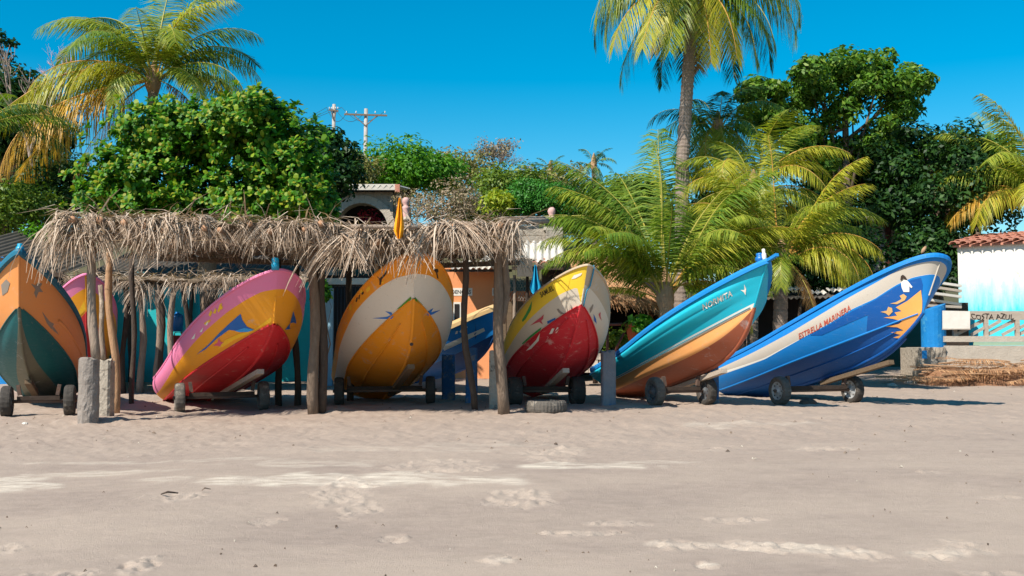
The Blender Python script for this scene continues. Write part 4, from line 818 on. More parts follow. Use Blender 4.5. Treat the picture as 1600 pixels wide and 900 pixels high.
palm('coconut palm showing only low arching fronds at the left edge', g3(-70, Y), at(-45, 205, Y), .2, [(0, 30, 3.0, 60, 'green'), (10, 8, 2.8, 60, 'dark'), (350, 48, 2.9, 90, 'dark'), (30, 40, 3, 90, 'dark'), (200, 40, 3, 90, 'green'), (90, 60, 3, 60, 'green'), (270, 50, 3, 80, 'green'), (150, 20, 3, 80, 'green')], seed=8, nl=60)
for px, py, Y, lab, s in ((928, 258, 58, 'small distant palm with a dark round crown left of the young palm', 9), (860, 268, 62, 'small distant palm standing on the hill above the hedge', 10)):
    palm(lab, Vector((at(px, 0, Y).x, Y, float(hill_z(at(px, 0, Y).x, Y)))), at(px, py, Y), .16, auto_fronds(14, 1.5 if s == 9 else 1.2, s, ['dark', 'green', 'dark'], (85, -40)), seed=s, nl=26, w=.04)
# --- broad trees and bushes
def gb(px, Y): x = at(px, 0, Y).x; return Vector((x, Y, max(float(G(x, Y)), float(hill_z(x, Y)) if Y > 34 else -9)))
def T(name, label, cat, px, py, Y, rx, ry, n, r, per, size, m, seed, **k):
    c, R = ell(px, py, Y, rx, ry, k.pop('deep', None)); return tree(name, label, cat, gb(px+k.pop('bx', 0), Y), c, R, n, r, per, size, m, seed, **k)
def xtra(L, Y, per=6, r=.5, seed=0):
    r_ = np.random.default_rng(seed); P = []; 
    for px, py, rx, ry in L:
        for _ in range(per):
            a = r_.uniform(0, 6.28); q = r_.random()**.5; P.append(np.array(at(px+rx*q*math.cos(a), py+ry*q*math.sin(a), Y+r_.normal(0, .8))))
    return np.array(P), r*r_.uniform(.6, 1.3, len(P))
ex = xtra([(1190, 140, 35, 14), (1230, 165, 50, 30), (1300, 130, 60, 40), (1370, 115, 60, 28), (1425, 130, 35, 12), (1345, 180, 80, 30), (1250, 205, 50, 25), (1410, 175, 25, 35), (1195, 185, 35, 25), (1300, 100, 40, 16), (1400, 210, 30, 20), (1325, 240, 60, 30), (1265, 250, 45, 25), (1385, 250, 45, 25)], 37, 8, .52, 3)
T('broad_tree', 'tall spreading broad leaved tree with sky showing through its crown', 'tree', 1320, 150, 37, 105, 50, 18, .5, 170, .22, 'almond2', 31, trunk=.17, extra=ex, limbs=14, lo=-.2, bx=20)
T('broad_tree', 'dark dense tree standing left of the tiled roof', 'tree', 1465, 300, 36, 110, 105, 90, .62, 190, .2, 'dark_leaf', 32, trunk=.25)
T('broad_tree', 'sunlit green tree behind the dark tree at right', 'tree', 1520, 270, 40, 90, 55, 50, .7, 130, .24, 'almond2', 33, trunk=.25)
T('broad_tree', 'dark tree beneath the tall spreading tree', 'tree', 1350, 300, 39, 100, 95, 90, .65, 160, .22, 'dark_leaf', 34, trunk=.25)
T('broad_tree', 'dark tree mass at the far left edge behind the bare branches', 'tree', 5, 215, 37, 85, 110, 100, .75, 140, .24, 'dark_leaf', 35, trunk=.3)
T('broad_tree', 'loose topped tree at the left edge under the sky', 'tree', -5, 75, 39, 25, 30, 12, .35, 70, .2, 'dark_leaf', 36, trunk=.12)
T('shrub', 'rounded green shrub below the dark trees at the left edge', 'shrub', 15, 335, 30, 80, 48, 60, .5, 150, .13, 'mid_leaf', 37, trunk=.08)
T('shrub', 'green shrub glimpsed beneath the hanging thatch at left', 'shrub', 70, 385, 29, 45, 28, 22, .4, 120, .14, 'bright_leaf', 47, trunk=.06)
T('broad_tree', 'shaded tree behind the right flank of the almond tree', 'tree', 500, 270, 32, 55, 75, 46, .5, 150, .2, 'dark_leaf', 48, trunk=.15)
T('broad_tree', 'dark tree between the large blue boat and the white hut', 'tree', 1465, 410, 35, 55, 70, 60, .6, 130, .2, 'dark_leaf', 57, trunk=.12)
T('shrub', 'dark shrub behind the open shed roof', 'shrub', 1262, 432, 33.5, 95, 42, 60, .5, 140, .15, 'dark_leaf', 71, trunk=.06)
T('shrub', 'dark shrub filling the gap under the left edge palms', 'shrub', 85, 300, 34, 60, 60, 60, .5, 130, .17, 'dark_leaf', 72, trunk=.06)
T('hill_tree', 'bright green round tree on the hill behind the stone arch', 'tree', 635, 275, 46, 85, 45, 60, .8, 150, .2, 'bright_leaf', 38, trunk=.2)
T('hill_tree', 'olive green tree on the hill right of the bright round tree', 'tree', 720, 275, 50, 75, 38, 46, .8, 90, .18, 'olive_leaf', 39, trunk=.18, limbs=16)
T('shrub', 'dry brown shrub behind the parapet wall', 'shrub', 690, 322, 36, 65, 34, 40, .5, 120, .10, 'dry_leaf', 40, trunk=.06, limbs=24, bark='dead_wood')
T('shrub', 'olive shrub at the left of the utility poles', 'shrub', 548, 270, 44, 45, 30, 26, .6, 110, .16, 'olive_leaf', 49, trunk=.06)
T('shrub', 'clipped dark green hedge bush behind the pink carved figure', 'shrub', 842, 315, 35, 50, 30, 90, .4, 190, .09, 'hedge_leaf', 41, trunk=.08)
T('shrub', 'yellow green leafy shrub beside the hedge bush', 'shrub', 782, 322, 34.5, 26, 16, 14, .35, 70, .2, 'yellow_leaf', 42, trunk=.05, aspect=.25)
T('hill_tree', 'mixed olive thicket tree below the small distant palms', 'tree', 880, 300, 48, 70, 30, 36, .7, 100, .18, 'olive_leaf', 43, trunk=.1)
T('shrub', 'dark green shrub behind the parapet beside the clipped hedge', 'shrub', 760, 335, 38, 60, 30, 50, .5, 140, .12, 'mid_leaf', 58, trunk=.06)
T('shrub', 'dark leafy shrub between the clipped hedge and the young palm', 'shrub', 905, 345, 38, 60, 45, 60, .55, 140, .15, 'dark_leaf', 59, trunk=.06)
T('hill_tree', 'green tree on the hill behind the hedge', 'tree', 800, 290, 44, 60, 25, 34, .6, 110, .17, 'mid_leaf', 50, trunk=.1)
T('broad_tree', 'dark thicket tree filling the gap behind the low palms', 'tree', 1130, 380, 33, 80, 90, 90, .7, 130, .2, 'dark_leaf', 44, trunk=.15)
T('broad_tree', 'dark thicket tree behind the yellow drooping palm', 'tree', 1270, 385, 34.5, 85, 75, 80, .7, 130, .2, 'dark_leaf', 45, trunk=.15)
T('broad_tree', 'olive tinted tree behind the young palm', 'tree', 985, 330, 35, 70, 60, 50, .6, 130, .2, 'mid_leaf', 46, trunk=.15)
T('shrub', 'bright green leafy shrub beside the dark hut opening', 'shrub', 1008, 515, 26.2, 15, 26, 12, .17, 26, .22, 'bright_leaf', 51, trunk=.03, aspect=.7, limbs=5)
T('shrub', 'small climbing plant beside the barred gate', 'shrub', 503, 462, 27.3, 10, 26, 10, .18, 30, .16, 'bright_leaf', 52, trunk=.02, aspect=.7, limbs=3)
T('shrub', 'low garden plants behind the rusty railing', 'shrub', 965, 540, 28.4, 24, 22, 14, .25, 50, .15, 'mid_leaf', 53, trunk=.03, limbs=4)
c0 = at(990, 512, 27.2); pp = bpy.data.objects['potted_plant']; cc, cr = clumps(c0, (.25, .25, .2), 8, .14, 3); stuff(quads_mesh('leaves', leaf_cloud(cc, cr, c0, 30, .12, 4), 4, M['mid_leaf'], pp))
# flowering plant in the arch
T('shrub', 'red flowering plant inside the dark stone arch', 'shrub', 577, 340, 38, 20, 10, 8, .25, 24, .12, 'flame_flower', 54, trunk=.03, limbs=4)
# bare branching trees
def bare_tree(label, px, py0, py1, Y, spread, seed, m='dead_wood', r0=.07, depth=5, leaves=None, lean=0):
    r_ = random.Random(seed); b = gb(px, Y); t = thing('bare_tree', label, 'tree', b, 'leafless trees'); mb = MB(); tips = []
    top = at(px+lean, py1, Y); H = top.z-at(px, py0, Y).z
    def grow(p, d, l, r, k):
        e = p+d*l; mid = p+d*l*.5+Vector((r_.gauss(0, .05), r_.gauss(0, .05), 0))*l; mb.tube([p, mid, e], [r, r*.85, r*.7], 5, cap=False); tips.append(e)
        if k == 0: return
        for _ in range(3 if k > 1 else 4):
            q = (d+Vector((r_.gauss(0, spread), r_.gauss(0, spread), r_.gauss(.12, .3)))).normalized(); grow(p+(e-p)*r_.uniform(.55, 1), q, l*r_.uniform(.6, .85), r*.6, k-1)
    s = at(px, py0, Y); mb.tube([b-Vector((0, 0, .3)), s], [r0*1.3, r0], 7)
    grow(s, Vector((lean*.004, 0, 1)).normalized(), H*.36, r0, depth); mb.build('branches', M[m], t, True)
    if leaves:
        cc = np.array([tuple(v) for v in tips[len(tips)//3:]]); stuff(quads_mesh('sparse_leaves', leaf_cloud(cc, np.full(len(cc), .3), None, leaves[1], .13, seed), 4, M[leaves[0]], t))
bare_tree('pinkish leafless tree against the sky at upper left', 92, 190, 70, 38, .55, 61, 'statue', .06, 5)
bare_tree('crooked leafless trunk beside the dark tree at left', 55, 300, 75, 34, .35, 62, 'dead_wood', .09, 4, lean=-45)
bare_tree('dry twiggy tree on the hilltop against the sky', 775, 310, 215, 50, .65, 63, 'dead_wood', .07, 6, ('dry_leaf', 1))
bare_tree('low dry twiggy tree right of the hilltop tree', 832, 320, 255, 48, .6, 64, 'dead_wood', .06, 5, ('dry_leaf', 2))
# utility poles with crossarms and wires
def utility(px, pyt, Y, label, arm):
    b = gb(px, Y); t = thing('utility_pole', label, 'utility pole', b, 'utility poles on the hill'); MB().tube([b-Vector((0, 0, .3)), at(px, pyt, Y)], [.13, .10], 10).build('pole', M['pole_grey'], t, True)
    z = at(px, pyt+10, Y); 
    MB().beam(z+Vector((-arm, -.15, .02)), z+Vector((arm, -.15, -.05)), .07, .09).build('crossarm', M['bark'], t)
    for s in (-.9, -.45, .45, .9): MB().lathe([(0, 0), (.03, 0), (.035, .05), (.02, .08), (.03, .1), (0, .12)], z+Vector((arm*s, -.15, .08)), (0, 0, 1), 8).build('insulator', M['white'], t, True)
    for s in (-1, 1): MB().beam(z+Vector((s*arm*.55, -.15, -.05)), z+Vector((0, -.12, -.6)), .04, .05).build('brace', M['bark'], t)
    return z
z1 = utility(522, 163, 64, 'plain pale utility pole above the almond tree', .28); z2 = utility(572, 170, 58, 'utility pole with a long wooden crossarm', 1.15)
t = thing('power_line', 'thin overhead wires running between the two utility poles', 'wires', (z1+z2)/2)
for i, s in enumerate((-.9, 0, .9)):
    for A, B_ in ((z1+Vector((s*.5, 0, .2)), z2+Vector((s*1.1, 0, .2))), (z1+Vector((s*.5, 0, .2)), z1+Vector((-14, 10, -1.5+s)))):
        MB().tube([A+(B_-A)*(j/10)-Vector((0, 0, .7*math.sin(PI*j/10))) for j in range(11)], .013, 4, cap=False).build('wire', M['wire'], t, True)
# pile of dry palm fronds
t = thing('frond_pile', 'heap of brown dry palm fronds on the sand before the terrace', 'frond pile', g3(1530, 28.7)); S = []
X, Y = np.meshgrid(np.linspace(at(1415, 0, 28.6).x, at(1730, 0, 28.6).x, 60), np.linspace(27.7, 29.7, 18)); e_ = ss(0, .25, (Y-27.7)/2)*ss(1, .8, (Y-27.7)/2)*ss(at(1415, 0, 28.6).x, at(1455, 0, 28.6).x, X)
MB().grid(np.stack([X, Y, G(X, Y)-.04+e_*(.36+.16*vn(X*2, Y*3, 51)+.1*vn(X*6, Y*8, 52))], 2)).build('heap', mat('heap_brown', hx('#a87c5c'), hx('#6d4d38'), .95, 14, 1, .9, 40, stretch=(.4, 2, 2)), t, True)
for k in range(80):
    x = random.uniform(at(1425, 0, 28.5).x, at(1720, 0, 28.5).x); y = random.uniform(27.9, 29.4); z = float(G(x, y))+random.uniform(.1, .55)*math.sin(PI*min(1, max(0, (y-27.7)/1.9)))*min(1, (x-at(1420, 0, 28.5).x)/1.2)
    az = random.choice((0, PI))+random.gauss(0, .25); P, V = frond_arrays((x-math.cos(az)*1.0, y, z+.08), az, random.uniform(-.02, .12), random.uniform(1.6, 2.4), random.uniform(.05, .2), .15, 34, .2, None, .016)
    V[..., 2] = np.maximum(V[..., 2], G(V[..., 0], V[..., 1])+.005+.06*rng.random(V.shape[:1])[:, None]); mb = MB(); mb.tube(P, [.022*(1-.8*i/(len(P)-1)) for i in range(len(P))], 5, 1); b = mb.n; n = len(V); mb.v.append(V.reshape(-1, 3)); mb.n += n*5
    for i in range(n): q = b+i*5; mb.f += [[q, q+1, q+2, q+4], [q+4, q+2, q+3]]; mb.m += [0, 0]
    mb.build('dry_frond', [M['straw_red'], M['bark_orange']], t)
# litter on the sand
def debris(px, py, Y, L, label, m='drift', name='driftwood', cat='driftwood', r=.02):
    c = g3(px, Y); tag(MB().tube([c+Vector((-L/2, .03, .02)), c+Vector((0, -.02, .05)), c+Vector((L/2, .04, .03))], [r*.6, r, r*.5], 7, 0, .3).build(name, M[m], None, True, c), label, cat)
debris(325, 772, 10.6, .08, 'short twig on the wet sand left of centre', 'bark', r=.007); debris(268, 778, 10.45, .16, 'dark driftwood stick half buried in the sand', 'bark_dark', r=.011)
for px, Y, w, lab in ((1032, 0, .22, ''),): pass
def rock(px, Y, s, label, m='concrete_pale', name='stone', cat='stone'):
    c = g3(px, Y); n = 9; tag(MB().lathe([(0, -.3*s), (.7*s, -.25*s), (1.0*s, .05*s), (.8*s, .4*s), (.35*s, .6*s), (0, .62*s)], c, (0, 0, 1), n, 0, lambda i, j: 1+.22*math.sin(j*2.1+i*1.3)).build(name, M[m], None, False, c), label, cat)
rock(1421, 28.6, .16, 'pale rounded stone by the rubble end of the terrace', 'zinc_white'); rock(1432, 28.9, .12, 'smaller pale stone touching the rubble end of the terrace', 'zinc_white')
rock(1262, 20.7, .17, 'dark stone chocked behind the chrome hubbed wheel', 'iron'); rock(43, 17.2, .045, 'tiny white scrap on the sand before the orange and green boat', 'white', 'scrap', 'scrap')
rock(1392, 27.8, .12, 'flat pale stone on the sand below the blue bow', 'zinc_white')

# flecks of weed, shell and twig scattered over the beach
S = []; r_ = np.random.default_rng(77)
for k in range(420):
    y = 6.5+21*r_.random()**1.3; x = (r_.random()-.5)*1.05*y; y2 = float(vn(x*.5, y*.5, 61))
    if y2 < -.05 and y < 16: continue
    z = float(G(x, y))+.012; l = r_.uniform(.008, .026)*(1 if y < 12 else 1.6); a = r_.uniform(0, 6.28); w = l*r_.uniform(.2, .7); c_, s_ = math.cos(a), math.sin(a)
    b = np.array([[-l, 0, -.02], [0, -w, 0.0], [l, 0, -.02], [0, w, 0.0], [0, 0, l*.35]]); S.append(np.stack([x+b[:, 0]*c_-b[:, 1]*s_, y+b[:, 0]*s_+b[:, 1]*c_, z+b[:, 2]], 1))
S = np.array(S); stuff(quads_mesh('beach_litter', S, 5, leafmat('litter', ['#4a3d33', '#6d5a4a', '#8f7c6a', '#5a4a3e', '#d8cdbc'], .05, .9), None, faces=[(0, 1, 4), (1, 2, 4), (2, 3, 4), (3, 0, 4)]))
# ------------------------------------------------------------------ boats
_w = np.linspace(0, 1, 45); UU = 1-(1-_w)**1.7
class Hull:
    """panga hull: keel K, chine C and sheer S curves over u (stern 0, bow 1); q 0..1 = bottom, 1..2 = side"""
    def __init__(s, p, bk=.0, steps=(), flare=.10):
        (s.tx, s.ty, s.tz, s.psi, s.pit, s.rol, s.L, s.B, s.D0, s.D1, s.Lc, s.zcp, s.bc, s.zc0, s.qq, s.kn) = p
        s.bk = bk; s.steps = steps; s.flare = flare
    def g(s, u, u0, pw, q):
        t = np.clip((u-u0)/(1-u0), 0, 1); return np.where(u < u0, .9+.1*(u/u0), 1)*np.maximum(1-t**pw, 0)**q
    def S(s, u): return np.stack([s.L*u, s.B/2*s.g(u, .45, 2.2, s.qq), s.D0+(s.D1-s.D0)*u**2], -1)
    def C(s, u): return np.stack([s.Lc*u, s.bc*s.g(u, .4, 2.0, .9), s.zc0+(s.zcp-s.zc0)*u**3], -1)
    def K(s, u): return np.stack([s.Lc*u, 0*u, s.zcp*u**s.kn], -1)
    def loc(s, u, q):
        u = np.asarray(u, float); q = np.asarray(q, float)
        Sp, Cp, Kp = s.S(u), s.C(u), s.K(u); fade = np.minimum(1, (1-u)*4)
        v = np.clip(q-1, -.2, 1.3)[..., None]
        side = Sp*v+Cp*(1-v); side[..., 1] += s.flare*(4*v*(1-v))[..., 0]*fade
        for v0, d in s.steps: side[..., 1] += d*ss(v0-.012, v0+.012, v[..., 0])*ss(1.0, v0, v[..., 0])*np.minimum(1, (1-u)*7)
        b = np.clip(q, 0, 1)[..., None]; bot = Cp*b+Kp*(1-b)
        bot[..., 1] += s.bk*Cp[..., 1]*np.where(b[..., 0] < .55, b[..., 0]/.55, (1-b[..., 0])/.45)
        return np.where((q >= 1)[..., None], side, bot)
    def place(s, P):
        P = np.asarray(P, float); x, y, z = P[..., 0], P[..., 1], P[..., 2]
        y, z = y*math.cos(s.rol)-z*math.sin(s.rol), y*math.sin(s.rol)+z*math.cos(s.rol)
        x, z = x*math.cos(s.pit)-z*math.sin(s.pit), x*math.sin(s.pit)+z*math.cos(s.pit)
        return np.stack([s.tx+x*math.sin(s.psi)+y*math.cos(s.psi), s.ty-x*math.cos(s.psi)+y*math.sin(s.psi), s.tz+z], -1)
    def pt(s, u, q, side):
        P = s.loc(u, q); P = P*np.array([1, side, 1.]); return s.place(P)
    def inv(s, pix, side):
        """(u, q) of the hull surface points that the photo shows at these pixels"""
        pix = np.asarray(pix, float).reshape(-1, 2)
        gu, gq = np.meshgrid(np.linspace(0, .999, 120), np.linspace(.02, 2, 120)); gu = gu.ravel(); gq = gq.ravel()
        W_ = proj(s.pt(gu, gq, side)); i = np.argmin(((W_[None]-pix[:, None])**2).sum(2), 1); u, q = gu[i].copy(), gq[i].copy()
        for _ in range(6):
            p0 = proj(s.pt(u, q, side)); h = 1e-4
            a = (proj(s.pt(u+h, q, side))-p0)/h; b = (proj(s.pt(u, q+h, side))-p0)/h; r = pix-p0
            det = a[:, 0]*b[:, 1]-a[:, 1]*b[:, 0]; det = np.where(abs(det) < 1e-3, 1e9, det)
            du = (r[:, 0]*b[:, 1]-r[:, 1]*b[:, 0])/det; dq = (a[:, 0]*r[:, 1]-a[:, 1]*r[:, 0])/det
            u = np.clip(u+np.clip(du, -.05, .05), 0, 1); q = np.clip(q+np.clip(dq, -.1, .1), .0, 2)
        return u, q
    def off(s, u, q, side, d):
        u = np.clip(u, 0, .995); h = 1e-3; p = s.pt(u, q, side)
        a = s.pt(u+h, q, side)-s.pt(u-h, q, side); b = s.pt(u, q+h*2, side)-s.pt(u, q-h*2, side)
        n = np.cross(a, b); n /= np.maximum(np.linalg.norm(n, axis=-1, keepdims=True), 1e-9)
        out = s.place(s.loc(u, q)*np.array([1, side, 1.])+np.array([0, side*1e-2, 0]))-p
        sg = np.sign((n*out).sum(-1, keepdims=True)); sg[sg == 0] = 1
        return p+n*sg*d
def bands_of(h, lines):
    """pixel polylines -> v(u) functions, bottom to top"""
    fs = []
    for side, pts in lines:
        if callable(pts): fs.append(pts); continue
        u, q = h.inv(pts, side); o = np.argsort(u); u, q = u[o], q[o]
        fs.append(lambda x, u=u, q=q: np.interp(x, u, q))
    return fs
def make_hull(h, root, bottom, side, matsB=None):
    """bottom/side: lists of (material, top line f(u) or None). One mesh, shared edges between paint bands."""
    mats = []; mb = MB()
    def mid(m):
        if m not in mats: mats.append(m)
        return mats.index(m)
    for sd in (-1, 1):
        for grp, q0, q1 in ((bottom, 0., 1.), (side, 1., 2.)):
            g2 = matsB if (sd == 1 and matsB and q0 == 1.) else grp
            rows = [np.full_like(UU, q0)]; ms = []
            for k, (m, f) in enumerate(g2):
                top = np.full_like(UU, q1) if f is None else np.clip(f(UU), q0+.02, q1-.02)
                top = np.maximum(top, rows[-1]+.004) if f is not None else top
                n = max(2, int(round(float(np.mean(top-rows[-1]))*12))); base = rows[-1]
                for j in range(1, n+1): rows.append(base+(top-base)*j/n); ms.append(mid(m))
            Q = np.stack(rows); P = h.pt(np.repeat(UU[None], len(Q), 0), Q, sd)
            r, c = Q.shape; fs = []
            mb.add(P.reshape(-1, 3), [], 0); b0 = mb.n-r*c
            for i in range(r-1):
                for j in range(c-1):
                    f = (b0+i*c+j, b0+i*c+j+1, b0+(i+1)*c+j+1, b0+(i+1)*c+j); mb.f.append(list(f if sd < 0 else f[::-1])); mb.m.append(ms[i])
    o = mb.build('hull', mats, root, smooth=True)
    # stern board
    t = MB(); z = np.zeros(5); vv = np.concatenate([np.linspace(0, 1, 3), np.linspace(1.25, 2, 4)])
    a = h.pt(np.zeros_like(vv), vv, -1); b = h.pt(np.zeros_like(vv), vv, 1); d = h.place(np.array([[.05, 0, 0.]]))[0]-h.place(np.array([[0, 0, 0.]]))[0]
    ring = np.concatenate([a, b[::-1][:-1]]); k = len(ring)
    t.add(np.concatenate([ring-d*.12, ring+d]), [tuple(range(k)), tuple(range(2*k-1, k-1, -1))]+[(i, (i+1) % k, k+(i+1) % k, k+i) for i in range(k)], 0)
    t.build('transom', [side[-1][0]], root)
    return o
def rail(h, root, m, w=.035, name='gunwale'):
    mb = MB(); P = [h.pt(UU, np.full_like(UU, 2.0), -1), h.pt(UU, np.full_like(UU, 2.0), 1)]
    path = np.concatenate([P[0], P[1][::-1][1:]]); up = h.place(np.array([[0, 0, 1.]]))[0]-h.place(np.array([[0, 0, 0.]]))[0]
    d = np.gradient(path, axis=0); d /= np.maximum(np.linalg.norm(d, axis=1, keepdims=True), 1e-9); o = np.cross(d, up); o /= np.linalg.norm(o, axis=1, keepdims=True)
    sec = [(-.9, -1), (1, -1.2), (1.2, .0), (.9, 1.0), (-.9, 1.0)]
    G_ = np.stack([path+o*(a*w)*1.0+up*(b*w) for a, b in sec+sec[:1]], 1)
    # outward side must face away from the centreline
    mb.grid(G_); mb.build(name, m, root, smooth=False)
def inner(h, root, m, m2):
    mb = MB()
    for sd in (-1, 1):
        q = np.linspace(1.0, 1.99, 5); u = np.clip(UU*.97, .01, .97)
        P = h.loc(np.repeat(u[None], 5, 0), np.repeat(q[:, None], len(u), 1)); P[..., 1] = np.maximum(P[..., 1]-.06, 0); P[..., 2] += .02
        mb.grid(h.place(P*np.array([1, sd, 1.])))
    q = np.linspace(-1, 1, 5); C = h.C(np.clip(UU*.97, .01, .97)); P = np.stack([C*np.array([1, k, 1]) for k in q]); P[..., 1] *= .9; P[..., 2] += .05
    mb.grid(h.place(P)); mb.build('deck', m, root, smooth=True)
    for u in (.18, .42, .64):
        S = h.S(np.array(u)); c = np.array([S[0], 0, S[2]-.16])
        b = MB(); k = S[1]-.08; x = .13
        b.add(h.place(np.array([(c[0]+i*x, j*k, c[2]+l*.02) for l in (-1, 1) for i, j in ((-1, -1), (1, -1), (1, 1), (-1, 1))])), [(0, 3, 2, 1), (4, 5, 6, 7), (0, 1, 5, 4), (1, 2, 6, 5), (2, 3, 7, 6), (3, 0, 4, 7)])
        b.build('thwart', m2, root)
def strip(h, root, m, q, w, side, u0=0., u1=.985, name='spray_rail', off=.02):
    """a rubbing strip along the hull at q(u)"""
    u = np.linspace(u0, u1, 40); qq = q(u) if callable(q) else np.full_like(u, q)
    a = h.off(u, qq-w/2, side, .003); b = h.off(u, qq-w*.2, side, off); c = h.off(u, qq+w*.3, side, off); d = h.off(u, qq+w/2, side, .003)
    MB().grid(np.stack([a, b, c, d], 1)).build(name, m, root, smooth=True)
def keel_strip(h, root, m, name='keel_strip', u0=.02, u1=1.0, w=.028):
    u = 1-(1-np.linspace(u0, u1, 40))**1.5; K = h.K(u)
    P = []
    T = np.gradient(K, axis=0); T /= np.maximum(np.linalg.norm(T, axis=1, keepdims=True), 1e-9); dn = np.stack([T[:, 2], 0*u, -T[:, 0]], 1)
    for y, o in ((-w, -.005), (-w*.7, .035), (w*.7, .035), (w, -.005)): P.append(K+dn*o+np.array([0, y, 0]))
    MB().grid(h.place(np.stack(P, 1))).build(name, m, root, smooth=True)
def stem_strip(h, root, m, q0=1.0, q1=1.96, w=.02, name='stem_strip'):
    q = np.linspace(q0, q1, 12); A = h.loc(np.full_like(q, 1.), q); A[:, 1] = 0; P = []
    for y, o in ((-w, -.01), (-w*.6, .02), (w*.6, .02), (w, -.01)): P.append(A+np.array([o, y, 0]))
    MB().grid(h.place(np.stack(P, 1))).build(name, m, root, smooth=True)
def decal(h, root, name, poly, m, side=-1, d=.006, step=5.0, parts=None):
    """flat paint mark: photo outline laid onto the hull skin"""
    for pl in ([poly] if not isinstance(poly[0][0], (list, tuple)) else poly):
        mb = MB(); P = [Vector(p) for p in pl]; n = len(P); xs = [p.x for p in P]; ys = [p.y for p in P]
        # smooth sampling of edges
        E_ = []
        for i in range(n):
            a, b = P[i], P[(i+1) % n]; k = max(1, int((b-a).length/step))
            E_ += [a+(b-a)*j/k for j in range(k)]
        pts = list(E_); ed = [(i, (i+1) % len(E_)) for i in range(len(E_))]
        for gx in np.arange(min(xs)+step/2, max(xs), step):
            for gy in np.arange(min(ys)+step/2, max(ys), step): pts.append(Vector((gx, gy)))
        r = geometry.delaunay_2d_cdt(pts, ed, [list(range(len(E_)))], 1, 1e-4)
        if not r[2]: continue
        px = np.array([tuple(v) for v in r[0]]); u, q = h.inv(px, side); mb.add(h.off(u, q, side, d), [list(f) for f in r[2]])
        o = mb.build(name, m, root, smooth=False)
    return o
def hull_text(h, root, s, a, b, hgt, m, side=-1, up=(0, -1), d=.008, name='name_lettering', bend=0.):
    V, Fs = text_mesh(s); w = V[:, 0].max(); cap = V[:, 1].max()
    a = np.array(a, float); b = np.array(b, float); up = np.array(up, float)
    t = V[:, :1]/w; px = a+(b-a)*t+up*(V[:, 1:2]/cap*hgt)+np.array([0, bend])*(4*t*(1-t)); u, q = h.inv(px, side)
    return MB().add(h.off(u, q, side, d), Fs).build(name, m, root)
BOATG = 'wooden fishing boats drawn up on the beach'
def boat(p, name, label, **k):
    h = Hull(p, **k); c = h.place(np.array([[h.L*.5, 0, 0.]]))[0]
    r = thing(name, label, 'boat', (c[0], c[1], 0), 'painted fishing boats drawn up on the beach'); return h, r
def L_(h, side, pts): return bands_of(h, [(side, pts)])[0]
def bow_knob(h, root, m, r=.07, hgt=.2, name='bow_post', back=.12):
    P = h.loc(np.array([1.]), np.array([2.]))[0]; P[0] -= back; P[1] = 0
    o = h.place(P[None])[0]; up = h.place((P+np.array([0, 0, 1.]))[None])[0]-o
    MB().lathe([(0, -.05), (r*.9, -.05), (r*.8, hgt*.25), (r, hgt*.35), (r*.95, hgt*.62), (r*.6, hgt*.7), (r*.75, hgt*.78), (r*.7, hgt*.95), (0, hgt)], o, up, 14).build(name, m, root, smooth=True)

def wheel(root, c, ax, r, w, tm, rm, n=40):
    """tyre with treads and a rim with holes as its sub-part"""
    mb = MB(); ax = Vector(ax).normalized(); hw = w/2
    jig = lambda i, j: 1-(.018 if (3 <= i <= 6 and j % 2) else 0)
    mb.lathe([(r*.62, -hw*.75), (r*.72, -hw), (r*.88, -hw*1.02), (r*.97, -hw*.8), (r, -hw*.4), (r, hw*.4), (r*.97, hw*.8), (r*.88, hw*1.02), (r*.72, hw), (r*.62, hw*.75)], c, ax, n, 0, jig)
    t = mb.build('wheel', tm, root, smooth=False)
    d = MB()
    for s in (-1, 1):
        pr = [(r*.64, s*hw*.78), (r*.60, s*hw*.86), (r*.56, s*hw*.6), (r*.40, s*hw*.42), (r*.30, s*hw*.62), (r*.2, s*hw*.66), (r*.16, s*hw*.9), (r*.12, s*hw*.98), (0, s*hw*.98)]
        d.lathe(pr, c, ax, 24)
        ref = Vector((0, 0, 1)); a = ax.cross(ref).normalized(); b = ax.cross(a)
        for k in range(8):
            th = 2*PI*k/8; q = Vector(c)+ax*(s*hw*.55)+(a*math.cos(th)+b*math.sin(th))*r*.46
            d.lathe([(0, -.01), (r*.055, -.01), (r*.055, s*.012), (0, s*.012)], q, ax, 8, 1)
    d.build('rim', [rm, M['black']], t, smooth=True)
    return t
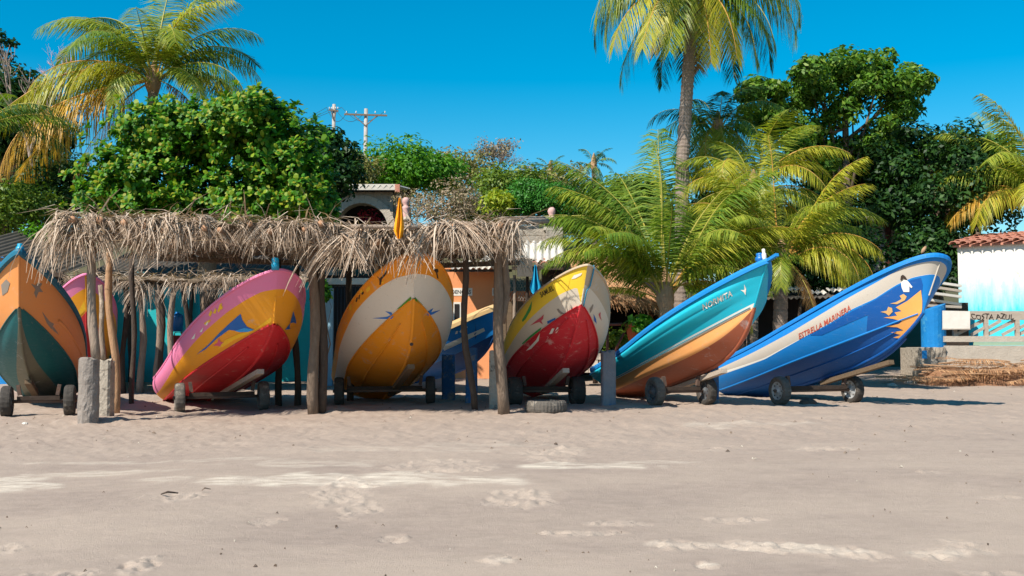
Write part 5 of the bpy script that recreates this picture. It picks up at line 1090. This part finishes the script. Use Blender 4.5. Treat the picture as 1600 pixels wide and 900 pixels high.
def trolley(h, label, wl, wr, r=.27, w=.17, tongue=(1.2, 4.6), tm=None, rm=None, wtm=None, sink=.02, blocks=(), tgm=None):
    """boat cradle: wl, wr = (pixel x, depth) of the two wheels"""
    zl = float(G((wl[0]-800)/F*wl[1], wl[1]))+r-sink; zr = float(G((wr[0]-800)/F*wr[1], wr[1]))+r-sink
    a = Vector(((wl[0]-800)/F*wl[1], wl[1], zl)); b = Vector(((wr[0]-800)/F*wr[1], wr[1], zr)); c = (a+b)/2
    t = thing('boat_trolley', label, 'boat trolley', (c.x, c.y, 0), 'two-wheeled trolleys under the boats')
    ax = (b-a).normalized()
    wheel(t, a, ax, r, w, tm or M['tyre'], rm or M['rim_dark']); wheel(t, b, ax, r, w, wtm or tm or M['tyre'], rm or M['rim_dark'])
    MB().tube([a-ax*.12, b+ax*.12], .03, 10).build('axle', M['iron'], t, smooth=True)
    bw = (b-a).length
    MB().beam(a+ax*.16+Vector((0, 0, .05)), b-ax*.16+Vector((0, 0, .05)), .09, .07).build('cross_beam', M['plank_dark'], t)
    for k, s in ((a, 1), (b, -1)):
        q = k+ax*s*(.2); kz = 0
        MB().beam(q+Vector((0, 0, .1)), q+Vector((0, 0, .1))-ax*s*.03+Vector((0, 0, .18)), .07, .06).build('bunk_post', M['iron'], t)
    x0, x1 = tongue
    p0 = h.place(np.array([[x0, .0, -.10]]))[0]; p1 = h.place(np.array([[x1, .0, -.10]]))[0]
    p0[2] = max(p0[2], .05)
    MB().beam(p0, p1, .12, .08).build('tongue', tgm or M['plank'], t)
    for (x, y, z, l, wd) in blocks:
        P = h.place(np.array([[x, y, z], [x+l, y, z+.0]])); MB().beam(P[0], P[1], wd, wd*.6).build('chock', M['plank_grey'], t)
    return t

PB = {k: paint('paint_'+k, *v) for k, v in dict(
    orange=('#e2924e', .25), green=('#0d6064', .2), olive=('#6a6a58', .3), teal_rail=('#17647e', .15), grey_mark=('#8a7f74', .1),
    pink=('#e27aa2', .12), amber=('#f09c0c', .15), red=('#c8202a', .28, .46, '#cf8a80'), blue_mark=('#1c62b0', .1), yellow=('#f4b808', .1), magenta=('#d85a78', .1),
    gold=('#ee9408', .3), stone=('#dcd3c6', .15), blue_tick=('#2a72c6', .05), green_mark=('#4e8a1a', .1), dark_mark=('#3a2c24', 0),
    lemon=('#f4cc2c', .15), putty=('#d2c6b4', .25), tan=('#b9a58a', .35), crimson=('#cc2632', .32, .46, '#d8a09a'), leaf_mark=('#3a9a4a', .15), rose_mark=('#c04a58', .1),
    turquoise=('#00b2cc', .05), deep_teal=('#0a7890', .08), rail_blue=('#0080c8', .06), cream=('#e8e2d6', .12), peach=('#e8a25e', .3), brown=('#a65a3e', .3),
    azure=('#0078c4', .08), royal=('#0054a0', .1), dove=('#bbb0a2', .12), sky_blue=('#2a98e0', .05), flame=('#eca552', .12), navy=('#0c4f94', .2), red_text=('#b8503c', .2), maroon=('#5c2f2c', .2),
    sea=('#0082d4', .08), buff=('#d6b27c', .3), sandy=('#d8a868', .15)).items()}

# --- far left: orange and green boat
h, r = boat((-9.987, 23.397, -0.160, 0.312, 0.207, -0.039, 6.183, 1.706, 0.728, 1.579, 5.538, 0.797, 0.715, 0.308, 0.864, 5.802), 'fishing_boat',
            'orange boat with dark green bottom and teal rail at the far left edge', bk=.12)
make_hull(h, r, [(PB['olive'], lambda u: .5-.36*u), (PB['green'], None)], [(PB['orange'], None)])
rail(h, r, PB['teal_rail'], .05); inner(h, r, M['hull_in'], M['plank']); keel_strip(h, r, PB['olive']); stem_strip(h, r, PB['orange'])
for sd in (-1, 1): strip(h, r, PB['orange'], 1.35, .07, sd, 0., .8, 'rubbing_strake')
strip(h, r, PB['green'], 1.0, .05, 1); strip(h, r, PB['green'], 1.0, .05, -1)
decal(h, r, 'dolphin_mark', [(48, 443), (55, 446), (60, 441), (66, 443), (62, 449), (67, 456), (60, 456), (56, 466), (53, 457), (55, 452)], PB['grey_mark'], 1)
decal(h, r, 'fin_mark', [[(65, 486), (77, 502), (84, 506), (80, 514), (73, 505)], [(76, 508), (84, 511), (92, 523), (84, 517)]], PB['grey_mark'], 1)
decal(h, r, 'fin_mark', [(2, 445), (10, 436), (16, 442), (12, 456), (4, 462)], PB['grey_mark'], -1)
bow_knob(h, r, M['plastic_teal'], .07, .17, back=.1)
trolley(h, 'rusty boat trolley beneath the orange and green boat', (14, 18.6), (112, 18.9), tongue=(2.0, 3.4))
# --- behind it: pink, orange and red boat
h, r = boat((-11.300, 28.110, -0.082, 0.444, 0.204, 0.105, 6.142, 1.691, 0.838, 1.498, 5.550, 0.833, 0.612, 0.251, 0.637, 5.874), 'fishing_boat.001',
            'pink rimmed orange boat with red bottom standing behind the posts at left')
make_hull(h, r, [(PB['red'], None)], [(PB['amber'], lambda u: 1.62+0*u), (PB['pink'], None)])
rail(h, r, PB['pink'], .02); inner(h, r, M['hull_in'], M['plank']); keel_strip(h, r, PB['red']); stem_strip(h, r, PB['amber'])
decal(h, r, 'wave_mark', [(165, 498), (170, 486), (177, 498), (178, 514), (173, 504)], PB['blue_mark'], 1)
decal(h, r, 'flame_mark', [(121, 488), (129, 475), (134, 468), (134, 484), (124, 494)], PB['yellow'], -1)
# --- pink, amber and red boat
h, r = boat((-6.338, 22.555, -0.050, 0.489, 0.189, 0.123, 6.120, 2.088, 0.633, 1.245, 5.496, 0.499, 0.894, 0.157, 0.578, 5.043), 'fishing_boat.002',
            'pink and orange boat with red bottom and a teal bottle on its bow', bk=.1)
l1 = L_(h, -1, [(429.4, 452.2), (409, 456), (384, 468.7), (356, 487), (328, 510.7), (303, 535.6), (278, 566.7), (250.5, 608.8)])
make_hull(h, r, [(PB['red'], None)], [(PB['amber'], l1), (PB['pink'], None)])
rail(h, r, PB['pink'], .018); inner(h, r, M['hull_in'], M['plank']); keel_strip(h, r, PB['red']); stem_strip(h, r, PB['amber'], 1.0, 1.5)
for sd in (-1, 1): strip(h, r, PB['red'], 1.0, .06, sd, off=.03); strip(h, r, PB['red'], .5, .05, sd, .05, .85, off=.025)
decal(h, r, 'wave_mark', [(307, 554), (325, 539), (345, 518), (360, 504), (376, 490), (379, 500), (386, 510), (397, 515), (389, 518), (372, 517), (358, 515), (340, 528), (322, 545)], PB['blue_mark'])
decal(h, r, 'wave_mark', [(445, 515), (453, 505), (458, 486), (462, 500), (463, 516), (459, 510), (452, 514)], PB['blue_mark'], 1)
decal(h, r, 'flame_mark', [(374, 521), (396, 516), (424, 495), (424, 503), (405, 512), (388, 521), (366, 531), (350, 541), (340, 545), (352, 531)], PB['yellow'])
decal(h, r, 'star_mark', [(333, 540), (340, 535), (342, 528), (345, 534), (350, 535), (345, 538), (346, 543), (341, 540)], PB['magenta'])
decal(h, r, 'flourish_mark', [[(333, 489), (337, 481), (339, 484), (337, 490)], [(340, 486), (344, 475), (347, 473), (346, 482), (342, 488)], [(326, 492), (330, 484), (332, 488), (329, 495)], [(319, 505), (326, 500), (330, 499), (328, 503), (321, 508)], [(345, 480), (348, 477), (348, 482), (346, 484)]], PB['yellow'])
decal(h, r, 'wave_tip', [(367, 516.5), (382, 512), (397, 514.5), (388, 518), (374, 518.5)], PB['sky_blue'], -1, .009)
decal(h, r, 'flourish_mark', [[(312, 519), (318, 511), (316, 518)], [(320, 508), (327, 500), (324, 508)], [(299, 530), (306, 520), (304, 529)]], PB['cream'])
o = tag(MB().lathe([(0, 0), (.06, 0), (.062, .1), (.05, .115), (.058, .125), (.058, .17), (.045, .2), (0, .205)], at(430, 420, 17.35)-Vector((0, 0, .02)), (0, 0, 1), 16).build('bottle', M['plastic_teal'], None, True, at(430, 420, 17.35)), 'small teal plastic bottle set upright on the pink bow', 'bottle')
trolley(h, 'grey tyred trolley beneath the pink and orange boat', (283, 19.6), (413, 20.1), tgm=M['plank_grey'], tongue=(.8, 4.3), tm=M['tyre_dusty'])
# --- amber and white boat
h, r = boat((-2.768, 23.129, -0.071, 0.239, 0.213, 0.103, 6.043, 2.087, 0.795, 1.458, 5.406, 0.843, 0.871, 0.347, 0.616, 6.512), 'fishing_boat.003',
            'large orange and off-white boat with blue ticks under the middle of the thatch', bk=.14)
l1 = L_(h, -1, [(646, 428), (618.6, 434.5), (592.8, 449), (570, 470), (554, 489), (541, 515), (528, 560)])
make_hull(h, r, [(PB['gold'], None)], [(PB['stone'], l1), (PB['gold'], None)])
rail(h, r, PB['gold'], .016); inner(h, r, M['hull_in'], M['plank']); keel_strip(h, r, PB['gold']); stem_strip(h, r, PB['stone'], 1.0, 1.45, .012)
for sd in (-1, 1): strip(h, r, PB['gold'], 1.0, .05, sd, off=.018); strip(h, r, PB['gold'], .5, .04, sd, .05, .9, off=.02)
decal(h, r, 'blue_tick', [(582, 497), (604, 495), (611, 492), (602, 486), (612, 488), (615, 495), (612, 498), (600, 498)], PB['blue_tick'])
decal(h, r, 'blue_tick', [(667, 492), (669, 486), (677, 481), (673, 488), (688, 484), (676, 491), (669, 493)], PB['blue_tick'], 1)
decal(h, r, 'green_chevron', [(619, 484), (630, 474), (642, 463), (643, 467), (632, 477)], PB['green_mark'], -1, .009)
decal(h, r, 'green_chevron', [(647, 463), (660, 476), (658, 477), (647, 468)], PB['green_mark'], 1, .009)
decal(h, r, 'bird_mark', [[(588, 430), (593, 435), (598, 431), (603, 424), (605, 422), (604, 428), (597, 436), (595, 445), (593, 445), (593, 437)]], PB['dark_mark'])
decal(h, r, 'bird_mark', [[(674, 414), (679, 420), (684, 420), (685, 424), (683, 426), (685, 435), (683, 435), (681, 426), (676, 420)]], PB['dark_mark'], 1)
decal(h, r, 'brush_mark', [[(556, 471), (558, 464), (559.5, 465), (558, 472)], [(560, 466), (562, 460), (563, 461), (562, 468)], [(565, 458), (568, 455), (569, 458), (566, 461)]], PB['dark_mark'])
decal(h, r, 'yellow_fleck', [[(572, 452), (578, 446), (579, 452), (574, 457)], [(546, 479), (549, 473), (550, 482), (547, 486)], [(562, 457), (566, 451), (567, 457)], [(596, 441), (600, 438), (599, 443)]], PB['yellow'])
P = h.pt(np.array([.93]), np.array([.03]), -1)[0]
MB().lathe([(0, -.02), (.03, -.02), (.03, .02), (.018, .02), (.015, .0), (0, 0)], at(643, 538, P[1]-.05), (0, -1, 0), 12).build('drain_plug', M['iron'], r, True)
trolley(h, 'black tyred trolley beneath the orange and off-white boat', (531, 20.9), (673, 21.1), tongue=(1.5, 4.3))
fl = thing('flag', 'orange flag drooping from a thin pole above the thatch', 'flag', at(632, 395, 17.3))
MB().tube([at(633, 396, 17.55), at(631, 360, 16.95), at(626, 306, 16.75)], [.014, .012, .009], 6).build('flagpole', M['bark_pale'], fl, True)
rows = []
for i, (xl, xr, y) in enumerate([(623, 626, 309), (620, 628, 325), (618, 630, 340), (616, 631, 352), (615, 631, 360), (618, 629, 368), (621, 627, 373)]):
    rows.append([at(xl+(xr-xl)*j/8, y+.8*math.sin(j*2+i), 16.7-.03+.05*math.sin(j*1.6+i*.5)) for j in range(9)])
MB().grid([[tuple(v) for v in q] for q in rows]).build('flag_cloth', M['cloth_orange'], fl, True)
# --- blue boat behind the posts
h, r = boat((-3.231, 28.007, 0.067, 0.595, 0.113, 0.223, 5.695, 1.732, 0.783, 1.271, 5.481, 0.720, 0.620, 0.250, 0.645, 5.724), 'fishing_boat.004',
            'bright blue boat with buff rail standing behind the blue pillars')
make_hull(h, r, [(PB['navy'], None)], [(PB['sea'], None)])
rail(h, r, PB['buff'], .065); inner(h, r, M['hull_in'], M['plank']); keel_strip(h, r, PB['navy']); stem_strip(h, r, PB['sea'])
decal(h, r, 'white_stripe', [(692, 540), (725, 525), (756, 512), (758, 517), (730, 531), (694, 548)], PB['cream'])
decal(h, r, 'white_fleck', [[(711, 522), (713, 517), (716, 517), (715, 521)], [(718, 518), (721, 514), (722, 518), (720, 520)], [(725, 513), (729, 509), (731, 511), (728, 514)]], PB['cream'])
decal(h, r, 'dark_mark', [(742, 502), (744, 514), (746, 520), (743, 530), (741, 522), (743, 514)], PB['navy'])
# --- yellow, putty and red boat
h, r = boat((0.450, 23.603, 0.003, 0.126, 0.182, -0.064, 6.033, 1.735, 0.841, 1.369, 5.563, 0.804, 0.795, 0.318, 0.712, 5.897), 'fishing_boat.005',
            'yellow topped boat with grey sides and worn red bottom, teal rope at bow', bk=.18)
l1 = L_(h, -1, [(923.5, 446), (901.7, 449), (876.8, 459), (852, 476.4), (833, 493.5), (814.6, 513.7), (796, 541.7)])
make_hull(h, r, [(PB['crimson'], None)], [(PB['putty'], l1), (PB['lemon'], None)], [(PB['putty'], lambda u: 1.5+0*u), (PB['tan'], None)])
rail(h, r, PB['tan'], .016); inner(h, r, M['hull_in'], M['plank']); keel_strip(h, r, PB['crimson']); stem_strip(h, r, PB['putty'], 1.0, 1.4, .012)
for sd in (-1, 1): strip(h, r, PB['crimson'], 1.0, .05, sd, off=.03); strip(h, r, PB['crimson'], .58, .05, sd, .05, .93, off=.03)
hull_text(h, r, 'SAMUEL', (846, 465), (866, 453), 8, PB['dark_mark'], up=(-.3, -.95))
decal(h, r, 'green_stripe', [(816, 500), (822, 490), (832, 470), (830, 484), (822, 498), (817, 503)], PB['leaf_mark'])
decal(h, r, 'green_stripe', [(816, 536), (830, 523), (846, 511), (845, 515), (830, 527), (817, 538)], PB['leaf_mark'])
decal(h, r, 'blue_stripe', [(855, 502), (868, 496), (868, 499), (856, 506)], PB['blue_mark'])
decal(h, r, 'blue_stripe', [(927, 490), (931, 498), (932, 506), (928, 501)], PB['blue_mark'], 1)
decal(h, r, 'fish_mark', [(828, 509), (838, 501), (846, 495), (850, 491), (849, 498), (846, 501), (849, 507), (843, 503), (837, 505)], PB['rose_mark'])
decal(h, r, 'fish_mark', [(935, 491), (938, 487), (938, 495), (940, 501), (937, 497)], PB['rose_mark'], 1)
decal(h, r, 'white_fleck', [(893, 436), (897, 430), (910, 426), (908, 430), (899, 435)], PB['cream'])  # white highlight on the yellow bow, painted on as a mark
decal(h, r, 'white_fleck', [[(858, 522), (863, 513), (867, 513), (863, 521)], [(866, 520), (871, 511), (875, 512), (870, 520)], [(822, 548), (838, 531), (844, 520), (842, 532), (830, 545)]], PB['cream'])
decal(h, r, 'bird_mark', [[(870, 483), (873, 482), (876, 486), (882, 490), (877, 491), (873, 488)]], PB['grey_mark'])
decal(h, r, 'bird_mark', [[(921, 483), (926, 475), (927, 477), (925, 484), (922, 489)]], PB['grey_mark'], 1)
q = np.array([1.02]); P0 = at(925, 418, 17.55)
rp = [Vector(h.off(np.array([.985]), np.array([v]), 1, .02)[0]) for v in (2.0, 1.86, 1.7, 1.55)]+[Vector(h.off(np.array([.995]), np.array([v]), 1, .03)[0]) for v in (1.38, 1.22, 1.08, 1.0)]
o = tag(MB().tube([rp[0]+Vector((0, .1, .05))]+rp, .013, 6).build('mooring_rope', M['rope_blue'], None, True, rp[0]), 'teal mooring rope hanging down the yellow bow', 'rope')
trolley(h, 'wide black tyred trolley beneath the yellow and red boat', (804, 20.6), (901, 20.8), w=.24, tgm=M['plank_grey'], tongue=(1.5, 4.2))
fl = thing('flag', 'teal flag hanging limp beside the yellow topped boat', 'flag', at(836, 415, 23.5))
MB().tube([at(836, 500, 23.6), at(836, 412, 23.6)], [.016, .012], 6).build('flagpole', M['bark_dark'], fl, True)
rows = []
for i, (xl, xr, y) in enumerate([(834.5, 838, 414), (833, 840, 425), (831, 842, 437), (828, 846, 449), (830, 844, 456), (834, 838, 461)]):
    rows.append([at(xl+(xr-xl)*j/8, y, 23.5-.05+.10*math.sin(j*1.6+.4)) for j in range(9)])
MB().grid([[tuple(v) for v in q] for q in rows]).build('flag_cloth', M['cloth_teal'], fl, True)
# --- turquoise NORMITA
h, r = boat((2.564, 23.780, -0.070, 0.306, 0.192, 0.004, 6.170, 1.851, 0.683, 1.446, 5.579, 0.779, 0.679, 0.333, 0.895, 8.436), 'fishing_boat.006',
            'turquoise boat lettered NORMITA with white line and peach bottom', bk=.3, steps=((.40, .06), (.62, .07)), flare=.04)
make_hull(h, r, [(PB['brown'], lambda u: .5+0*u), (PB['peach'], None)], [(PB['cream'], lambda u: 1.09+.02*u), (PB['turquoise'], None)])  # lower bottom painted browner for the shading below the knuckle
rail(h, r, PB['rail_blue'], .042); inner(h, r, M['hull_in'], M['plank']); keel_strip(h, r, PB['brown']); stem_strip(h, r, PB['turquoise'])
for sd in (-1, 1): strip(h, r, PB['deep_teal'], 1.05, .02, sd, off=.02)
hull_text(h, r, 'NORMITA', (1099, 485), (1145, 462), 9.5, PB['cream'], up=(-.15, -.98))
decal(h, r, 'gull_mark', [(1157, 453), (1163, 453), (1163, 444), (1166, 451), (1165, 461), (1162, 456)], PB['cream'])
P = at(1200, 409, 17.9)
MB().beam(h.place(np.array([[h.L-.05, 0, h.D1]]))[0], h.place(np.array([[h.L+.32, 0, h.D1+.02]]))[0], .06, .05).build('bow_beak', PB['rail_blue'], r)
bow_knob(h, r, M['plastic_blue'], .085, .2, 'bow_post', .22)
bow_knob(h, r, M['white'], .04, .24, 'cleat', .08)
trolley(h, 'grey tyred trolley beneath the turquoise boat, plank tongue showing', (1023, 20.2), (1103, 20.6), tgm=M['plank_grey'], tongue=(1.6, 4.3), tm=M['tyre_dusty'], wtm=M['tyre'], r=.275)
# --- blue ESTRELLA MARINERA
h, r = boat((5.078, 24.303, -0.169, 0.396, 0.221, -0.190, 6.248, 1.721, 0.737, 1.540, 5.746, 0.632, 0.643, 0.190, 0.446, 7.178), 'fishing_boat.007',
            'blue boat with grey band, red lettering and orange splash on its forefoot', flare=.12)
lr = L_(h, -1, [(1451, 408.7), (1412, 418), (1367, 442.5), (1296, 483), (1232, 521.5), (1180, 549)])
lg = L_(h, -1, [(1444.6, 430), (1425, 434), (1399, 446), (1367, 466.7), (1328.5, 484.4), (1296, 505.4), (1248, 531), (1196, 558.6), (1119, 584)])
lw = lambda u: lg(u)-np.clip(.10*(1-u*1.7), .0, .1)
make_hull(h, r, [(PB['royal'], None)], [(PB['azure'], lw), (PB['cream'], lg), (PB['dove'], lr), (PB['azure'], None)])  # bottom in a darker blue: shade below the chine put into the paint
rail(h, r, PB['azure'], .038); inner(h, r, M['hull_in'], M['plank']); keel_strip(h, r, PB['royal']); stem_strip(h, r, PB['dove'], 1.3, 1.9, .012)
for sd in (-1, 1): strip(h, r, PB['azure'], 1.0, .05, sd, off=.02); strip(h, r, PB['royal'], .5, .05, sd, .05, .9, off=.02)
decal(h, r, 'flank_shade', [(1266, 524), (1296, 507.5), (1330, 487), (1367, 469), (1399, 448.5), (1425, 437), (1439, 434), (1442, 445), (1439, 470), (1440, 484), (1420, 498), (1395, 507), (1372, 513), (1354, 517), (1356, 492), (1312, 511), (1284, 524)], PB['royal'], -1, .004)  # shade under the flared bow painted in darker blue
decal(h, r, 'orange_splash', [(1439, 453), (1441, 470), (1441, 484), (1434, 505), (1425, 521), (1419, 529), (1408, 529), (1396, 527), (1408, 523), (1392, 519), (1412, 516), (1402, 511), (1383, 510), (1404, 506), (1410, 502), (1396, 498), (1381, 496), (1402, 493), (1398, 488), (1409, 486), (1400, 480), (1418, 470)], PB['flame'], -1, .01)
decal(h, r, 'dolphin_mark', [[(1391, 474), (1400, 472), (1409, 467), (1406, 462), (1412, 459), (1417, 463), (1414, 469), (1402, 475)], [(1376, 487), (1386, 485), (1388, 479), (1394, 481), (1395, 487), (1389, 493), (1384, 489)]], PB['sandy'], -1, .012)
decal(h, r, 'robed_figure', [(1408, 441), (1413, 437), (1418, 438), (1422, 443), (1426, 448), (1424, 450), (1421, 447), (1421, 456), (1412, 456), (1409, 449)], PB['cream'], -1, .012)
decal(h, r, 'robed_figure', [(1407, 437), (1408, 431), (1411, 429), (1415, 432), (1418, 437), (1414, 437), (1412, 434), (1409, 438)], PB['dark_mark'], -1, .014)
hull_text(h, r, 'ESTRELLA MARINERA', (1249, 530), (1330, 484), 9, PB['red_text'], up=(-.1, -.99), bend=2)
wl_, wr_ = (1217, 20.6), (1330, 21.2)
trolley(h, 'trolley with chrome hubbed wheels beneath the large blue boat', wl_, wr_, tongue=(2.9, 4.9), tm=M['tyre_dusty'], wtm=M['tyre'], rm=M['rim'], r=.275)
P = h.place(np.array([[h.L-.45, -.25, h.D1+.05]]))[0]
bd = MB(); bd.lathe([(0, -.07), (.025, -.05), (.035, 0), (.03, .04), (.018, .07), (0, .08)], at(1443, 391, P[1]), (.5, 0, .8), 10); bd.lathe([(0, -.02), (.02, 0), (.02, .02), (0, .04)], at(1445, 386.5, P[1]), (1, 0, .2), 8)
tag(bd.build('bird', M['bark_orange'], None, True, P), 'small brown bird perched on the blue rail', 'bird')
# --- dark boat half hidden behind it
h, r = boat((6.5, 30.2, 0.05, .62, 0.10, 0.1, 5.6, 1.6, 0.7, 1.25, 5.2, .75, .6, .25, .6, 5.5), 'fishing_boat.008', 'dark blue and maroon boat half hidden behind the large blue one')
make_hull(h, r, [(PB['navy'], None)], [(PB['maroon'], None)]); rail(h, r, PB['maroon'], .05); inner(h, r, M['hull_in'], M['plank']); keel_strip(h, r, PB['navy'])
# spare tyre lying on the sand
c = g3(853, 18.75); mb = MB(); R_ = .36; H_ = .21
mb.lathe([(R_*.58, .02), (R_*.7, 0), (R_*.9, .0), (R_*.97, .03), (R_, .07), (R_, H_-.07), (R_*.97, H_-.03), (R_*.9, H_), (R_*.7, H_), (R_*.58, H_-.02), (R_*.56, H_*.5), (R_*.58, .02)], c+Vector((0, 0, -.02)), (0, 0, 1), 72, 0, lambda i, j: 1-(.02 if 3 <= i <= 6 and j % 2 else 0))
tag(mb.build('tyre', M['tyre_dusty'], None, False, c), 'worn tyre lying flat on the sand before the red bottomed boat', 'tyre')
